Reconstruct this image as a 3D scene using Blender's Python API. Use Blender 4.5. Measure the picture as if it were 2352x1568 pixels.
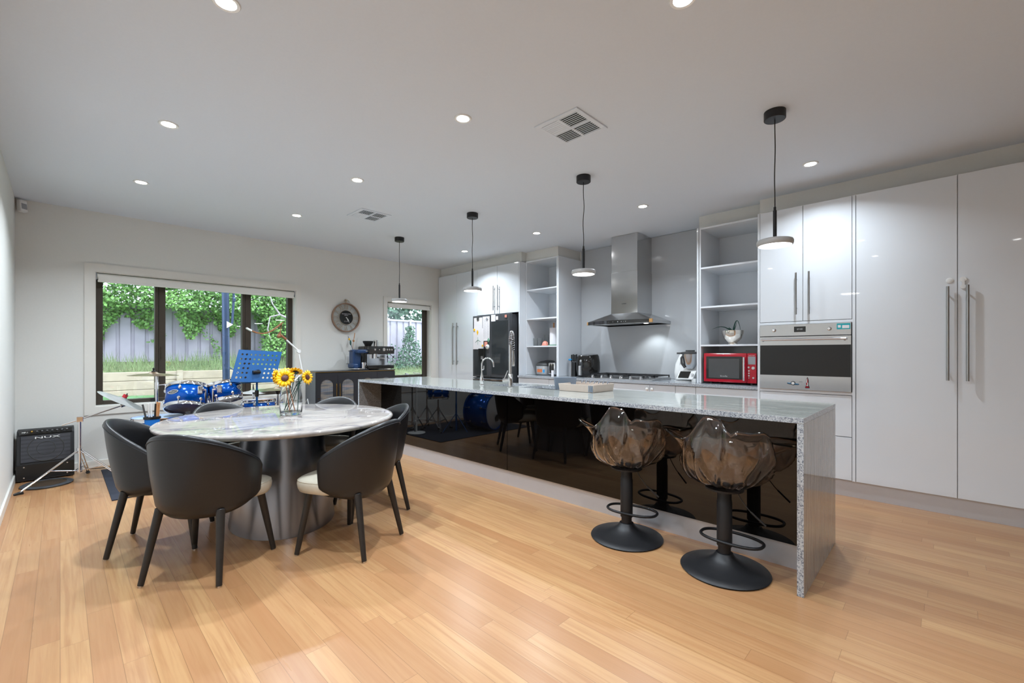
import bpy, bmesh, math, random
from mathutils import Vector, Matrix, Euler
random.seed(7)
PI = math.pi
scene = bpy.context.scene
COL = scene.collection
for o in list(bpy.data.objects): bpy.data.objects.remove(o)

# ---------------------------------------------------------------- camera
F_PX, YAW, HOR, EYE = 1014.37, 0.79683, 811.11, 1.225
cam = bpy.data.cameras.new('camera'); cam_o = bpy.data.objects.new('camera', cam); COL.objects.link(cam_o)
cam.sensor_width = 36; cam.lens = 36 * F_PX / 2352; cam.shift_y = (HOR - 784) / 2352
cam.clip_start = .02; cam.clip_end = 200
cam_o.location = (0, 0, EYE); cam_o.rotation_euler = (PI/2, 0, -YAW)
scene.camera = cam_o
# ---------------------------------------------------------------- world and exposure
w = bpy.data.worlds.new('sky'); scene.world = w; w.use_nodes = True
bg = w.node_tree.nodes['Background']; bg.inputs[0].default_value = (.92, .96, 1, 1); bg.inputs[1].default_value = 2.7
vs = scene.view_settings
vs.view_transform = 'Standard'; vs.look = 'None'; vs.gamma = 1; vs.use_curve_mapping = False; vs.exposure = 0.42
sun = bpy.data.lights.new('sun', 'SUN'); sun.energy = 3.5; sun.angle = .5; sun.color = (1, .96, .88)
so = bpy.data.objects.new('sun', sun); COL.objects.link(so); so.rotation_euler = Euler((math.radians(28), math.radians(12), 0)); so.location = (2, 5, 8)
LAMP_W, PEND_W = {5.10: 19, 3.68: 18, 2.225: 15.5, .765: 11, -.70: 11}, 1.8
CEIL = 2.745

# ---------------------------------------------------------------- materials
def srgb(r, g, b):
    f = lambda c: ((c/255)/12.92 if c/255 <= .04045 else ((c/255+.055)/1.055)**2.4)
    return (f(r), f(g), f(b), 1)
class NT:
    def __init__(s, name):
        s.m = bpy.data.materials.new(name); s.m.use_nodes = True
        s.n = s.m.node_tree.nodes; s.l = s.m.node_tree.links; s.p = s.n['Principled BSDF']
    def new(s, t, **k):
        a = s.n.new(t)
        for q, v in k.items(): setattr(a, q, v)
        return a
    def put(s, inp, v):
        if isinstance(v, (int, float, tuple, list)): inp.default_value = v
        else: s.l.new(v, inp)
    def math(s, op, a, b=0, c=None):
        n = s.new('ShaderNodeMath', operation=op); s.put(n.inputs[0], a); s.put(n.inputs[1], b)
        if c is not None: s.put(n.inputs[2], c)
        return n.outputs[0]
    def coord(s, scale=(1, 1, 1), rot=(0, 0, 0), kind='Object'):
        t = s.new('ShaderNodeTexCoord'); mp = s.new('ShaderNodeMapping'); s.l.new(t.outputs[kind], mp.inputs[0])
        mp.inputs['Scale'].default_value = scale; mp.inputs['Rotation'].default_value = rot
        return mp.outputs[0]
    def noise(s, vec, scale=5, detail=4, rough=.5, dist=0):
        n = s.new('ShaderNodeTexNoise'); s.l.new(vec, n.inputs['Vector'])
        n.inputs['Scale'].default_value = scale; n.inputs['Detail'].default_value = detail
        n.inputs['Roughness'].default_value = rough; n.inputs['Distortion'].default_value = dist
        return n.outputs[0]
    def ramp(s, fac, stops):
        n = s.new('ShaderNodeValToRGB'); s.put(n.inputs[0], fac)
        e = n.color_ramp.elements
        while len(e) < len(stops): e.new(.5)
        for i, (p, c) in enumerate(stops): e[i].position = p; e[i].color = c
        return n.outputs[0]
    def mix(s, fac, a, b, mode='MIX'):
        n = s.new('ShaderNodeMix', data_type='RGBA', blend_type=mode)
        s.put(n.inputs[0], fac); s.put(n.inputs[6], a); s.put(n.inputs[7], b)
        return n.outputs[2]
    def bump(s, h, strength=.2, dist=.01):
        n = s.new('ShaderNodeBump'); n.inputs['Strength'].default_value = strength; n.inputs['Distance'].default_value = dist
        s.l.new(h, n.inputs['Height']); s.l.new(n.outputs[0], s.p.inputs['Normal'])
    def set(s, **k):
        for q, v in k.items(): s.put(s.p.inputs[q.replace('_', ' ')], v)
        return s
def simple(name, col, rough=.5, metal=0, vary=.04, nscale=12, **k):
    t = NT(name)
    n = t.noise(t.coord(), nscale, 3)
    lo = tuple(c*(1-vary) for c in col[:3]) + (1,); hi = tuple(min(1, c*(1+vary)) for c in col[:3]) + (1,)
    t.set(Base_Color=t.ramp(n, [(.3, lo), (.7, hi)]), Roughness=rough, Metallic=metal)
    for q, v in k.items(): t.put(t.p.inputs[q.replace('_', ' ')], v)
    return t.m
def emit(name, col, e):
    t = NT(name); t.set(Base_Color=col, Emission_Color=col, Emission_Strength=e); return t.m
def brushed(name, col, rough=.3, axis=2, scale=300):
    t = NT(name); sc = [scale*.02]*3
    for i in range(3):
        if i != axis: sc[i] = scale
    n = t.noise(t.coord(tuple(sc)), 1, 3)
    t.set(Base_Color=col, Metallic=1.0, Roughness=t.math('MULTIPLY_ADD', n, .12, rough-.06)); t.bump(n, .012, .001)
    return t.m

def floor_mat():
    t = NT('floorboards'); W, L = .087, 1.5
    tc = t.new('ShaderNodeTexCoord'); sp = t.new('ShaderNodeSeparateXYZ'); t.l.new(tc.outputs['Object'], sp.inputs[0])
    u = t.math('DIVIDE', sp.outputs[0], W); row = t.math('FLOOR', u)
    wn = t.new('ShaderNodeTexWhiteNoise', noise_dimensions='1D'); t.l.new(row, wn.inputs['W'])
    v = t.math('ADD', t.math('DIVIDE', sp.outputs[1], L), t.math('MULTIPLY', wn.outputs[0], 7.3)); pl = t.math('FLOOR', v)
    cb = t.new('ShaderNodeCombineXYZ'); t.l.new(row, cb.inputs[0]); t.l.new(pl, cb.inputs[1])
    w2 = t.new('ShaderNodeTexWhiteNoise', noise_dimensions='3D'); t.l.new(cb.outputs[0], w2.inputs['Vector'])
    base = t.ramp(w2.outputs[0], [(0, srgb(163, 118, 79)), (.2, srgb(175, 132, 92)), (.5, srgb(181, 140, 98)), (.8, srgb(188, 147, 103)), (1, srgb(170, 124, 84))])
    # grain: coordinates offset per plank
    off = t.new('ShaderNodeVectorMath', operation='MULTIPLY_ADD'); t.l.new(w2.outputs['Color'], off.inputs[0]); off.inputs[1].default_value = (9, 9, 9); t.l.new(tc.outputs['Object'], off.inputs[2])
    mp = t.new('ShaderNodeMapping'); t.l.new(off.outputs[0], mp.inputs[0]); mp.inputs['Scale'].default_value = (42, 1.6, 1)
    g1 = t.noise(mp.outputs[0], 1.3, 5, .55, .6)
    mp2 = t.new('ShaderNodeMapping'); t.l.new(off.outputs[0], mp2.inputs[0]); mp2.inputs['Scale'].default_value = (9, .7, 1)
    g2 = t.noise(mp2.outputs[0], 1.5, 3, .5, .8)
    c = t.mix(t.ramp(g1, [(.42, (0, 0, 0, 1)), (.70, (.7, .7, .7, 1))]), base, srgb(160, 112, 72))
    c = t.mix(t.ramp(g2, [(.45, (0, 0, 0, 1)), (.7, (.4, .4, .4, 1))]), c, srgb(176, 128, 90))
    fu = t.math('FRACT', u); fv = t.math('FRACT', v)
    eu = t.math('MINIMUM', fu, t.math('SUBTRACT', 1, fu)); ev = t.math('MULTIPLY', t.math('MINIMUM', fv, t.math('SUBTRACT', 1, fv)), L/W)
    seam = t.math('LESS_THAN', t.math('MINIMUM', eu, ev), .0105)
    c = t.mix(t.math('MULTIPLY', seam, .5), c, srgb(96, 64, 40))
    t.set(Base_Color=c, Roughness=t.math('MULTIPLY_ADD', g1, .12, .24))
    t.p.inputs['IOR'].default_value = 1.5
    t.bump(t.math('SUBTRACT', t.math('MULTIPLY', g1, .25), seam), .12, .003)
    return t.m
def granite(name, axis, cols, speck=.5, streak=1.0):
    """axis = direction the streaks run along (0 x, 1 y, 2 z, None = specks only)"""
    t = NT(name); sp = t.noise(t.coord(), 210, 3, .7); sp2 = t.noise(t.coord(), 150, 3, .6)
    lo, mid, hi = cols
    if axis is None:
        c = t.ramp(sp2, [(.36, lo), (.47, mid), (.6, hi)]); k = .8
    else:
        sc = [40, 40, 40]; sc[axis] = 1.6
        s1 = t.noise(t.coord(tuple(sc)), 1.6, 6, .65, .5)
        sc2 = [70, 70, 70]; sc2[axis] = 4
        s2 = t.noise(t.coord(tuple(sc2)), 1.4, 4, .6, .3)
        c = t.mix(.45, t.ramp(s1, [(.34, lo), (.46, mid), (.62, hi)]), t.ramp(s2, [(.36, lo), (.5, mid), (.62, hi)])); k = speck
    c = t.mix(t.math('MULTIPLY', t.ramp(sp, [(.3, (1, 1, 1, 1)), (.45, (0, 0, 0, 1))]), k), c, srgb(70, 74, 80))
    t.set(Base_Color=c, Roughness=.07); return t.m
def marble():
    t = NT('marble'); v = t.coord((1, 1, 1), (0, 0, .5))
    big = t.noise(v, 1.7, 5, .55, 1.2)
    c = t.ramp(big, [(.3, srgb(156, 148, 142)), (.5, srgb(173, 166, 160)), (.7, srgb(144, 138, 135))])
    v2 = t.coord((1.2, 2.6, 1), (0, 0, .9))
    vein = t.math('ABSOLUTE', t.math('SUBTRACT', t.noise(v2, 1.35, 6, .55, 1.0), .5))
    band = t.noise(t.coord((1, 1.6, 1), (0, 0, .9)), 1.6, 3, .5, .3)
    f = t.math('MULTIPLY', t.ramp(vein, [(.0, (1, 1, 1, 1)), (.035, (.25, .25, .25, 1)), (.07, (0, 0, 0, 1))]), t.ramp(band, [(.42, (0, 0, 0, 1)), (.58, (1, 1, 1, 1))]))
    c = t.mix(t.math('MULTIPLY', f, .9), c, srgb(106, 102, 112))
    dark = t.noise(v2, 1.9, 5, .6, 1.2)
    c = t.mix(t.ramp(dark, [(.57, (0, 0, 0, 1)), (.64, (.75, .75, .75, 1))]), c, srgb(118, 113, 124))
    t.set(Base_Color=c, Roughness=.03); return t.m
def glassy(name, tint=(.9, .95, 1, 1), refl=.06):
    t = NT(name); tr = t.new('ShaderNodeBsdfTransparent'); tr.inputs[0].default_value = tint
    gl = t.new('ShaderNodeBsdfGlossy'); gl.inputs['Roughness'].default_value = .01
    lw = t.new('ShaderNodeLayerWeight'); lw.inputs[0].default_value = .12
    mx = t.new('ShaderNodeMixShader'); t.l.new(t.math('ADD', t.math('MULTIPLY', lw.outputs['Facing'], .5), refl), mx.inputs[0])
    t.l.new(tr.outputs[0], mx.inputs[1]); t.l.new(gl.outputs[0], mx.inputs[2])
    out = [n for n in t.n if n.type == 'OUTPUT_MATERIAL'][0]; t.l.new(mx.outputs[0], out.inputs[0])
    return t.m
def real_glass(name, col, rough=0, ior=1.45):
    t = NT(name); t.set(Base_Color=col, Roughness=rough, Transmission_Weight=1.0, IOR=ior); return t.m
def perforated(name, col):      # speaker grille: holes in the sheet as dark dots
    t = NT(name); v = t.new('ShaderNodeTexVoronoi'); t.l.new(t.coord(), v.inputs['Vector']); v.inputs['Scale'].default_value = 130; v.inputs['Randomness'].default_value = 0
    t.set(Base_Color=t.ramp(v.outputs['Distance'], [(.28, (.004, .004, .004, 1)), (.34, col)]), Roughness=.5, Metallic=.3); return t.m

M = dict(
 floor=floor_mat(),
 wall=simple('wall_paint', srgb(220, 219, 214), .75, 0, .01, 60),
 ceil=simple('ceiling_paint', srgb(216, 223, 232), .85, 0, .008, 60),
 trim=simple('trim_paint', srgb(222, 219, 212), .35, 0, .01),
 gloss=simple('white_gloss_laminate', srgb(221, 225, 230), .03, 0, .006, 3),
 inner=simple('white_melamine', srgb(226, 229, 233), .16, 0, .008, 3),
 splash=simple('grey_back_painted_glass', srgb(182, 184, 187), .07, 0, .01, 2),
 blackgloss=simple('black_gloss_glass', (.004, .0035, .0035, 1), .02, 0, .0, 3),
 kick=simple('brushed_aluminium', srgb(200, 202, 208), .38, .55, .01),
 steel=brushed('brushed_steel', srgb(196, 196, 196), .22, 1, 240),
 steelv=brushed('brushed_steel_upright', srgb(206, 206, 206), .14, 2, 200),
 handle=brushed('satin_steel', srgb(176, 176, 176), .3, 2),
 chrome=simple('chrome', (.82, .82, .84, 1), .06, 1, .01),
 chromeb=simple('polished_bowl', (.8, .74, .66, 1), .1, 1, .02),
 alu=simple('bronze_aluminium', srgb(74, 66, 58), .38, .5, .05),
 gran_y=granite('granite_top', 1, (srgb(116, 120, 112), srgb(166, 169, 164), srgb(190, 191, 186))),
 gran_z=granite('granite_upright', 2, (srgb(104, 101, 98), srgb(156, 153, 148), srgb(172, 169, 165)), .3),
 gran_e=granite('granite_edge', None, (srgb(92, 97, 108), srgb(160, 165, 172), srgb(190, 193, 196))),
 gran_i=granite('granite_inner', None, (srgb(96, 94, 92), srgb(124, 121, 118), srgb(146, 142, 138))),
 marble=marble(),
 pedestal=simple('brushed_bronze_steel', srgb(146, 147, 153), .27, 1, .01, 3),
 leather=simple('black_leather', (.008, .008, .0095, 1), .38, 0, .1, 80),
 leatherin=simple('black_leather_lining', (.013, .015, .020, 1), .36, 0, .1, 80),
 cream=simple('cream_leather', srgb(206, 199, 182), .4, 0, .03, 40),
 blackwood=simple('black_stained_wood', (.016, .014, .013, 1), .38, 0, .15, 30),
 blackmetal=simple('black_powder_coat', (.014, .014, .016, 1), .45, .2, .1, 300),
 blackplastic=simple('black_plastic', (.012, .012, .012, 1), .3, 0, .1),
 blackshine=simple('black_shiny_plastic', (.018, .017, .016, 1), .08, 0, .1),
 darkgrey=simple('dark_grey_plastic', srgb(70, 70, 70), .4),
 grey=simple('grey_plastic', srgb(150, 152, 155), .4),
 bluegrey=simple('blue_grey_plastic', srgb(112, 124, 138), .45),
 white=simple('white_plastic', srgb(228, 228, 226), .35, 0, .01),
 paper=simple('paper', srgb(226, 222, 224), .8, 0, .02),
 fridge=simple('black_steel', srgb(84, 86, 90), .28, .35, .04),
 fridgeglass=simple('dark_mirror_glass', srgb(54, 58, 60), .04, .1, .03),
 copper=simple('timber_end_cap', srgb(184, 138, 84), .5),
 amber=real_glass('smoky_amber_acrylic', (.94, .83, .75, 1), .008, 1.6),
 clear=real_glass('clear_glass', (.97, .985, .98, 1), 0, 1.45),
 pane=glassy('window_pane'),
 led=emit('lit_diffuser', (1, 1, 1, 1), 20),
 led2=emit('lit_pendant_diffuser', (1, .985, .96, 1), 6),
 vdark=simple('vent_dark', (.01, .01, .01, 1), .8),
 blue=simple('blue_sparkle_lacquer', srgb(0, 76, 164), .14, .35, .15, 200),
 bluematt=simple('blue_powder_coat', srgb(0, 76, 134), .45),
 navy=simple('navy_plastic', srgb(34, 62, 102), .3),
 brass=simple('brass', srgb(212, 166, 82), .2, 1, .03),
 cymbal=simple('cymbal_bronze', srgb(176, 150, 124), .28, .9, .08, 40),
 cymbal2=simple('pale_cymbal_alloy', srgb(176, 176, 174), .45, .15, .05, 40),
 head=simple('dark_drum_head', srgb(92, 78, 90), .25, 0, .06),
 headw=simple('white_drum_head', srgb(206, 206, 208), .4),
 rug=simple('black_rug', srgb(42, 46, 58), .95, 0, .3, 300),
 yellow=simple('yellow_petal', srgb(250, 190, 8), .4, 0, .08),
 brown=simple('brown_seed_head', srgb(82, 40, 30), .6, 0, .3, 200),
 stem=simple('dark_green_stem', srgb(38, 84, 74), .4),
 stemo=simple('tan_stem', srgb(188, 116, 74), .4),
 sage=simple('sage_leaf', srgb(110, 158, 132), .5),
 red=simple('red_enamel', srgb(176, 14, 38), .12, 0, .05),
 redfelt=simple('red_felt', srgb(206, 50, 60), .8),
 pink=simple('pink_ceramic', srgb(226, 150, 132), .3),
 wood=simple('light_timber', srgb(196, 140, 92), .5, 0, .1, 40),
 lampwood=simple('curved_timber', srgb(140, 92, 62), .4, 0, .15, 30),
 teal=simple('teal_sticker', srgb(20, 160, 168), .4),
 orange=simple('orange_label', srgb(220, 120, 70), .5),
 skyblue=simple('sky_blue_plastic', srgb(34, 150, 214), .4),
 silver=simple('silver_paint', srgb(200, 200, 200), .3, .7),
 sidebd=simple('charcoal_lacquer', srgb(44, 44, 48), .3),
 sideL=simple('charcoal_side', srgb(84, 88, 94), .3),
 grille=perforated('speaker_grille', srgb(66, 66, 71)),
 screen=simple('dark_display', srgb(34, 34, 32), .08),
 copperrim=simple('antique_copper', srgb(150,122,104), .45, .4, .15, 30),
 clockback=simple('frosted_clock_back', srgb(186,190,188), .5),
 clockmetal=simple('champagne_metal', srgb(176,160,140), .35, .6, .08),
 headb=simple('pale_blue_drum_head', srgb(176,200,226), .3),
 blue2=simple('blue_nylon', srgb(0,110,200), .6),
 blackleather=simple('black_tolex', (.012,.012,.013,1), .6),
 rubber=simple('grey_rubber', srgb(62,64,68), .7),
 taupe=simple('taupe_plastic', srgb(190, 176, 164), .4),
 fryer=simple('black_gloss_plastic', (.012, .011, .010, 1), .07),
 fence=simple('lavender_grey_steel_fence', srgb(176, 171, 184), .5, 0, .05, 6),
 sleeper=simple('cream_sleeper', srgb(184, 168, 150), .7, 0, .08, 8),
 grass=simple('lawn', srgb(88, 126, 82), .9, 0, .25, 14),
 soil=simple('garden_bed', srgb(104, 116, 78), .95, 0, .3, 8),
 blade=simple('long_grass', srgb(122, 142, 98), .8, 0, .3, 5),
 leafa=simple('ivy_leaf', srgb(104, 150, 74), .5, 0, .65, 16),
 leafb=simple('shrub_leaf', srgb(62, 96, 72), .6, 0, .5, 8),
 bark=simple('pale_bark', srgb(176, 166, 172), .8, 0, .2, 20),
 polem=simple('blue_grey_pole', srgb(66, 82, 112), .3, .4, .1),
)
# ---------------------------------------------------------------- geometry helpers
WM = {}
LOCAL = {}
class G:
    def __init__(s): s.b = bmesh.new()
    def box(s, x0, x1, y0, y1, z0, z1, m=None):
        vs_ = [s.b.verts.new(Vector((x, y, z)) if m is None else m @ Vector((x, y, z))) for x in (x0, x1) for y in (y0, y1) for z in (z0, z1)]
        for f in ((0, 1, 3, 2), (4, 6, 7, 5), (0, 4, 5, 1), (2, 3, 7, 6), (0, 2, 6, 4), (1, 5, 7, 3)): s.b.faces.new([vs_[i] for i in f])
        return s
    def rings(s, rings, close_u=True, cap=(False, False)):
        R = [[s.b.verts.new(Vector(p)) for p in r] for r in rings]
        for a, c in zip(R, R[1:]):
            n = len(a)
            for i in range(n if close_u else n-1):
                j = (i+1) % n
                try: s.b.faces.new((a[i], a[j], c[j], c[i]))
                except ValueError: pass
        if cap[0]: s.b.faces.new(R[0][::-1])
        if cap[1]: s.b.faces.new(R[-1])
        return s
    def cyl(s, p, q, r, r2=None, n=20, caps=True):
        p, q = Vector(p), Vector(q); r2 = r if r2 is None else r2
        d = (q-p).normalized(); a = d.orthogonal().normalized(); c = d.cross(a)
        ring = lambda o, rr: [o + (a*math.cos(2*PI*i/n) + c*math.sin(2*PI*i/n))*rr for i in range(n)]
        return s.rings([ring(p, r), ring(q, r2)], True, (caps, caps))
    def tube(s, pts, r, n=10, closed=False):
        pts = [Vector(p) for p in pts]; N = len(pts); R = []; prev = None
        for i, p in enumerate(pts):
            if closed: d = pts[(i+1) % N] - pts[i-1]
            else: d = pts[min(i+1, N-1)] - pts[max(i-1, 0)]
            d.normalize()
            if prev is None: a = d.orthogonal().normalized()
            else: a = (prev - d*prev.dot(d)).normalized()
            prev = a; c = d.cross(a); rr = r[i] if isinstance(r, (list, tuple)) else r
            R.append([p + (a*math.cos(2*PI*k/n) + c*math.sin(2*PI*k/n))*rr for k in range(n)])
        if closed: R.append(R[0]); s.rings(R[:-1]+[R[0]], True); bmesh.ops.remove_doubles(s.b, verts=s.b.verts, dist=1e-6); return s
        return s.rings(R, True, (True, True))
    def lathe(s, prof, c=(0, 0, 0), n=32, sx=1, sy=1, rot=0, m=None):
        R = []
        for r, z in prof:
            r = max(r, 1e-5); ring = []
            for i in range(n):
                a = 2*PI*i/n; x, y = r*math.cos(a)*sx, r*math.sin(a)*sy
                x, y = x*math.cos(rot)-y*math.sin(rot), x*math.sin(rot)+y*math.cos(rot)
                v = Vector((x, y, z)); v = (m @ v) if m is not None else v + Vector(c)
                ring.append(v)
            R.append(ring)
        s.rings(R); bmesh.ops.remove_doubles(s.b, verts=s.b.verts, dist=2e-5); return s
    def prism(s, poly, t0, t1, m):
        """poly in local xy, extruded along local z from t0 to t1, placed by matrix m"""
        a = [s.b.verts.new(m @ Vector((x, y, t0))) for x, y in poly]; c = [s.b.verts.new(m @ Vector((x, y, t1))) for x, y in poly]
        s.b.faces.new(a[::-1]); s.b.faces.new(c); n = len(a)
        for i in range(n): s.b.faces.new((a[i], a[(i+1) % n], c[(i+1) % n], c[i]))
        return s
    def ball(s, c, r, sc=(1, 1, 1), n=16):
        prof = [(r*math.sin(PI*i/8), -r*math.cos(PI*i/8)) for i in range(9)]
        return s.lathe(prof, n=n, m=Matrix.Translation(Vector(c)) @ Matrix.Diagonal((*sc, 1)))
    def face(s, pts): s.b.faces.new([s.b.verts.new(Vector(p)) for p in pts]); return s
    def out(s, name, mat, parent=None, smooth=None, bevel=0, subsurf=0, solid=0, segs=2, mats=None):
        bm = s.b
        bmesh.ops.recalc_face_normals(bm, faces=bm.faces)
        o_m = Matrix.Identity(4)
        if parent is not None:
            if not LOCAL.get(parent.name_full, False): bm.transform(WM[parent.name_full].inverted())
        else:
            xs = [v.co for v in bm.verts]
            c = Vector((sum(v.x for v in xs)/len(xs), sum(v.y for v in xs)/len(xs), min(v.z for v in xs)))
            if mat in KEEP: c = Vector((0, 0, 0))
            bm.transform(Matrix.Translation(-c)); o_m = Matrix.Translation(c)
        me = bpy.data.meshes.new(name); bm.to_mesh(me); bm.free()
        me.materials.append(M[mat] if isinstance(mat, str) else mat)
        if smooth is not None:
            for p in me.polygons: p.use_smooth = True
            me.set_sharp_from_angle(angle=math.radians(smooth))
        o = bpy.data.objects.new(name, me); COL.objects.link(o)
        if parent is not None: o.parent = parent; WM[o.name_full] = WM[parent.name_full].copy(); LOCAL[o.name_full] = LOCAL.get(parent.name_full, False)
        else: o.location = o_m.translation; WM[o.name_full] = o_m; LOCAL[o.name_full] = False
        if solid: md = o.modifiers.new('solid', 'SOLIDIFY'); md.thickness = solid; md.offset = 0
        if bevel: md = o.modifiers.new('bevel', 'BEVEL'); md.width = bevel; md.segments = segs; md.limit_method = 'ANGLE'; md.angle_limit = math.radians(40)
        if subsurf: md = o.modifiers.new('sub', 'SUBSURF'); md.levels = subsurf; md.render_levels = subsurf
        return o
KEEP = {'floor', 'gran_y', 'gran_z', 'gran_e', 'marble'}
def tag(o, label=None, cat=None, group=None, kind=None):
    if label: o['label'] = label
    if cat: o['category'] = cat
    if group: o['group'] = group
    if kind: o['kind'] = kind
    return o
def root(name, label, cat, loc=(0, 0, 0), rz=0, group=None, local=False):
    o = bpy.data.objects.new(name, None); COL.objects.link(o); o.empty_display_size = .1
    o.location = loc; o.rotation_euler = (0, 0, rz)
    WM[o.name_full] = Matrix.Translation(Vector(loc)) @ Matrix.Rotation(rz, 4, 'Z'); LOCAL[o.name_full] = local
    return tag(o, label, cat, group)
def dup(r, loc, rz, label, group=None):
    c = r.copy(); COL.objects.link(c); c.location = loc; c.rotation_euler = (0, 0, rz); c['label'] = label
    if group: c['group'] = group
    def kids(a, b):
        for ch in list(a.children):
            d = ch.copy(); COL.objects.link(d); d.parent = b; kids(ch, d)
    kids(r, c); return c
def text(body, size, m, mat, parent, name='lettering', ext=.0006, align='CENTER', shear=0):
    cu = bpy.data.curves.new(name, 'FONT'); cu.body = body; cu.size = size; cu.extrude = ext; cu.align_x = align; cu.align_y = 'CENTER'; cu.resolution_u = 3; cu.shear = shear
    t = bpy.data.objects.new(name, cu); COL.objects.link(t)
    bpy.context.view_layer.update()
    me = bpy.data.meshes.new_from_object(t); bpy.data.objects.remove(t); bpy.data.curves.remove(cu)
    bm = bmesh.new(); bm.from_mesh(me); bm.transform(m); bpy.data.meshes.remove(me)
    g = G(); g.b.free(); g.b = bm
    return g.out(name, mat, parent)
def frame(o, x, y, z=None):
    """matrix whose local x,y axes and origin are given"""
    x = Vector(x).normalized(); y = Vector(y); y = (y - x*y.dot(x)).normalized(); zz = x.cross(y)
    return Matrix(((x.x, y.x, zz.x, o[0]), (x.y, y.y, zz.y, o[1]), (x.z, y.z, zz.z, o[2]), (0, 0, 0, 1)))
FX = lambda x, y, z: frame((x, y, z), (0, -1, 0), (0, 0, 1))    # flat things facing -X (kitchen wall); local x runs to -Y
FY = lambda x, y, z: frame((x, y, z), (1, 0, 0), (0, 0, 1))     # flat things facing -Y (back wall); local x runs to +X
def circ(r, n=24, cx=0, cy=0, ry=None): return [(cx+r*math.cos(2*PI*i/n), cy+(ry or r)*math.sin(2*PI*i/n)) for i in range(n)]
# ================================================================ THE ROOM
def struct(g, name, mat, **k): return tag(g.out(name, mat, **k), kind='structure')
XL, XR, YB, YF = -.31, 5.45, 6.52, -3.6
struct(G().box(XL-.15, XR+.15, YF-.15, YB+.2, -.1, 0), 'floor', 'floor')
struct(G().box(XL-.15, XR+.15, YF-.15, YB+.2, CEIL, CEIL+.1), 'ceiling', 'ceil')
struct(G().box(XL-.15, XL, YF-.15, YB+.2, 0, CEIL), 'wall_left', 'wall')
g = G()
W1 = (.26, 2.32, .65, 2.105); W2 = (3.743, 4.61, .80, 2.075)
g.box(XL, W1[0], YB, YB+.2, 0, CEIL).box(W1[1], W2[0], YB, YB+.2, 0, CEIL).box(W2[1], XR+.15, YB, YB+.2, 0, CEIL)
for W in (W1, W2): g.box(W[0], W[1], YB, YB+.2, 0, W[2]).box(W[0], W[1], YB, YB+.2, W[3], CEIL)
struct(g, 'wall_back', 'wall')
struct(G().box(XR, XR+.15, YF-.15, YB+.2, 0, CEIL), 'wall_right', 'wall')
struct(G().box(XL, XR, YF-.15, YF, 0, CEIL), 'wall_front', 'wall')
# ceiling-high bulkheads over the joinery
g = G().box(4.86, XR, YF, 1.306, 2.567, CEIL).box(4.98, XR, 1.306, 1.949, 2.592, CEIL)
g.box(4.93, XR, 3.905, 4.52, 2.602, CEIL).box(4.83, XR, 4.52, YB, 2.602, CEIL)
struct(g, 'wall_bulkhead', 'wall')
struct(G().box(4.72, XR, YF, -.68, 0, 2.567), 'wall_return', 'wall')
struct(G().box(XL, XL+.015, YF, YB, 0, .075), 'baseboard_left', 'trim', bevel=.003)
struct(G().box(XL+.015, 4.7, YB-.015, YB, 0, .075), 'baseboard_back', 'trim', bevel=.003)
def architrave(x0, x1, z0, z1, ox0, ox1, oz0, oz1, name):
    g = G(); y0, y1 = YB-.014, YB
    g.box(x0, ox0, y0, y1, z0, z1).box(ox1, x1, y0, y1, z0, z1).box(ox0, ox1, y0, y1, oz1, z1).box(ox0, ox1, y0, y1, z0, oz0)
    # white reveal lining
    g.box(ox0, ox0+.008, YB, YB+.12, oz0, oz1).box(ox1-.008, ox1, YB, YB+.12, oz0, oz1).box(ox0+.008, ox1-.008, YB, YB+.12, oz1-.008, oz1).box(ox0+.008, ox1-.008, YB, YB+.12, oz0, oz0+.008)
    struct(g, name, 'trim')
architrave(.178, 2.384, .565, 2.19, *W1, 'trim_1')
architrave(3.676, 4.70, .72, 2.155, *W2, 'trim_2')
# window 1: bronze aluminium, three lights
def window(name, x0, x1, z0, z1, bars, fw, yy=YB+.115):
    r = root(name, None, None, (x0, yy, z0)); r['kind'] = 'structure'
    g = G(); g.box(x0, x0+fw, yy, yy+.07, z0, z1).box(x1-fw, x1, yy, yy+.07, z0, z1).box(x0+fw, x1-fw, yy, yy+.07, z0, z0+.045).box(x0+fw, x1-fw, yy, yy+.07, z1-.05, z1)
    g.out('window_frame', 'alu', r, bevel=.004)
    e = [x0+fw]+[b for q in bars for b in q]+[x1-fw]
    for a, b in bars:
        m = (a+b)/2; g = G().box(a, a+(b-a)*.32, yy-.012, yy+.06, z0+.045, z1-.05).box(a+(b-a)*.36, b, yy+.004, yy+.06, z0+.045, z1-.05)
        g.box(a+(b-a)*.55, a+(b-a)*.62, yy-.016, yy+.004, 1.15, 1.30)
        g.out('mullion', 'alu', r, bevel=.003)
    for a, b in zip(e[::2], e[1::2]): G().box(a, b, yy+.035, yy+.041, z0+.045, z1-.05).out('pane', 'pane', r)
    return r
window('window_1', W1[0]+.008, W1[1]-.008, W1[2]+.008, W1[3]-.008, [(.777, .879), (1.68, 1.788)], .062)
w1 = bpy.data.objects['window_1']; G().box(.74, .80, YB+.10, YB+.116, .66, .70).box(.90, .93, YB+.10, YB+.116, .66, .70).out('window_catch', 'blackplastic', w1)
w2 = window('window_2', W2[0]+.008, W2[1]-.008, W2[2]+.008, W2[3]-.008, [], .05)
G().box(4.495, 4.55, YB+.10, YB+.12, .82, 2.05).out('sash_stile', 'alu', w2, bevel=.003)
G().cyl((4.14, YB+.09, .875), (4.20, YB+.09, .862), .012).tube([(4.30, YB+.09, .89), (4.34, YB+.08, .875), (4.44, YB+.08, .872)], .007).out('window_winder', 'chrome', w2, smooth=40)
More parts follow.
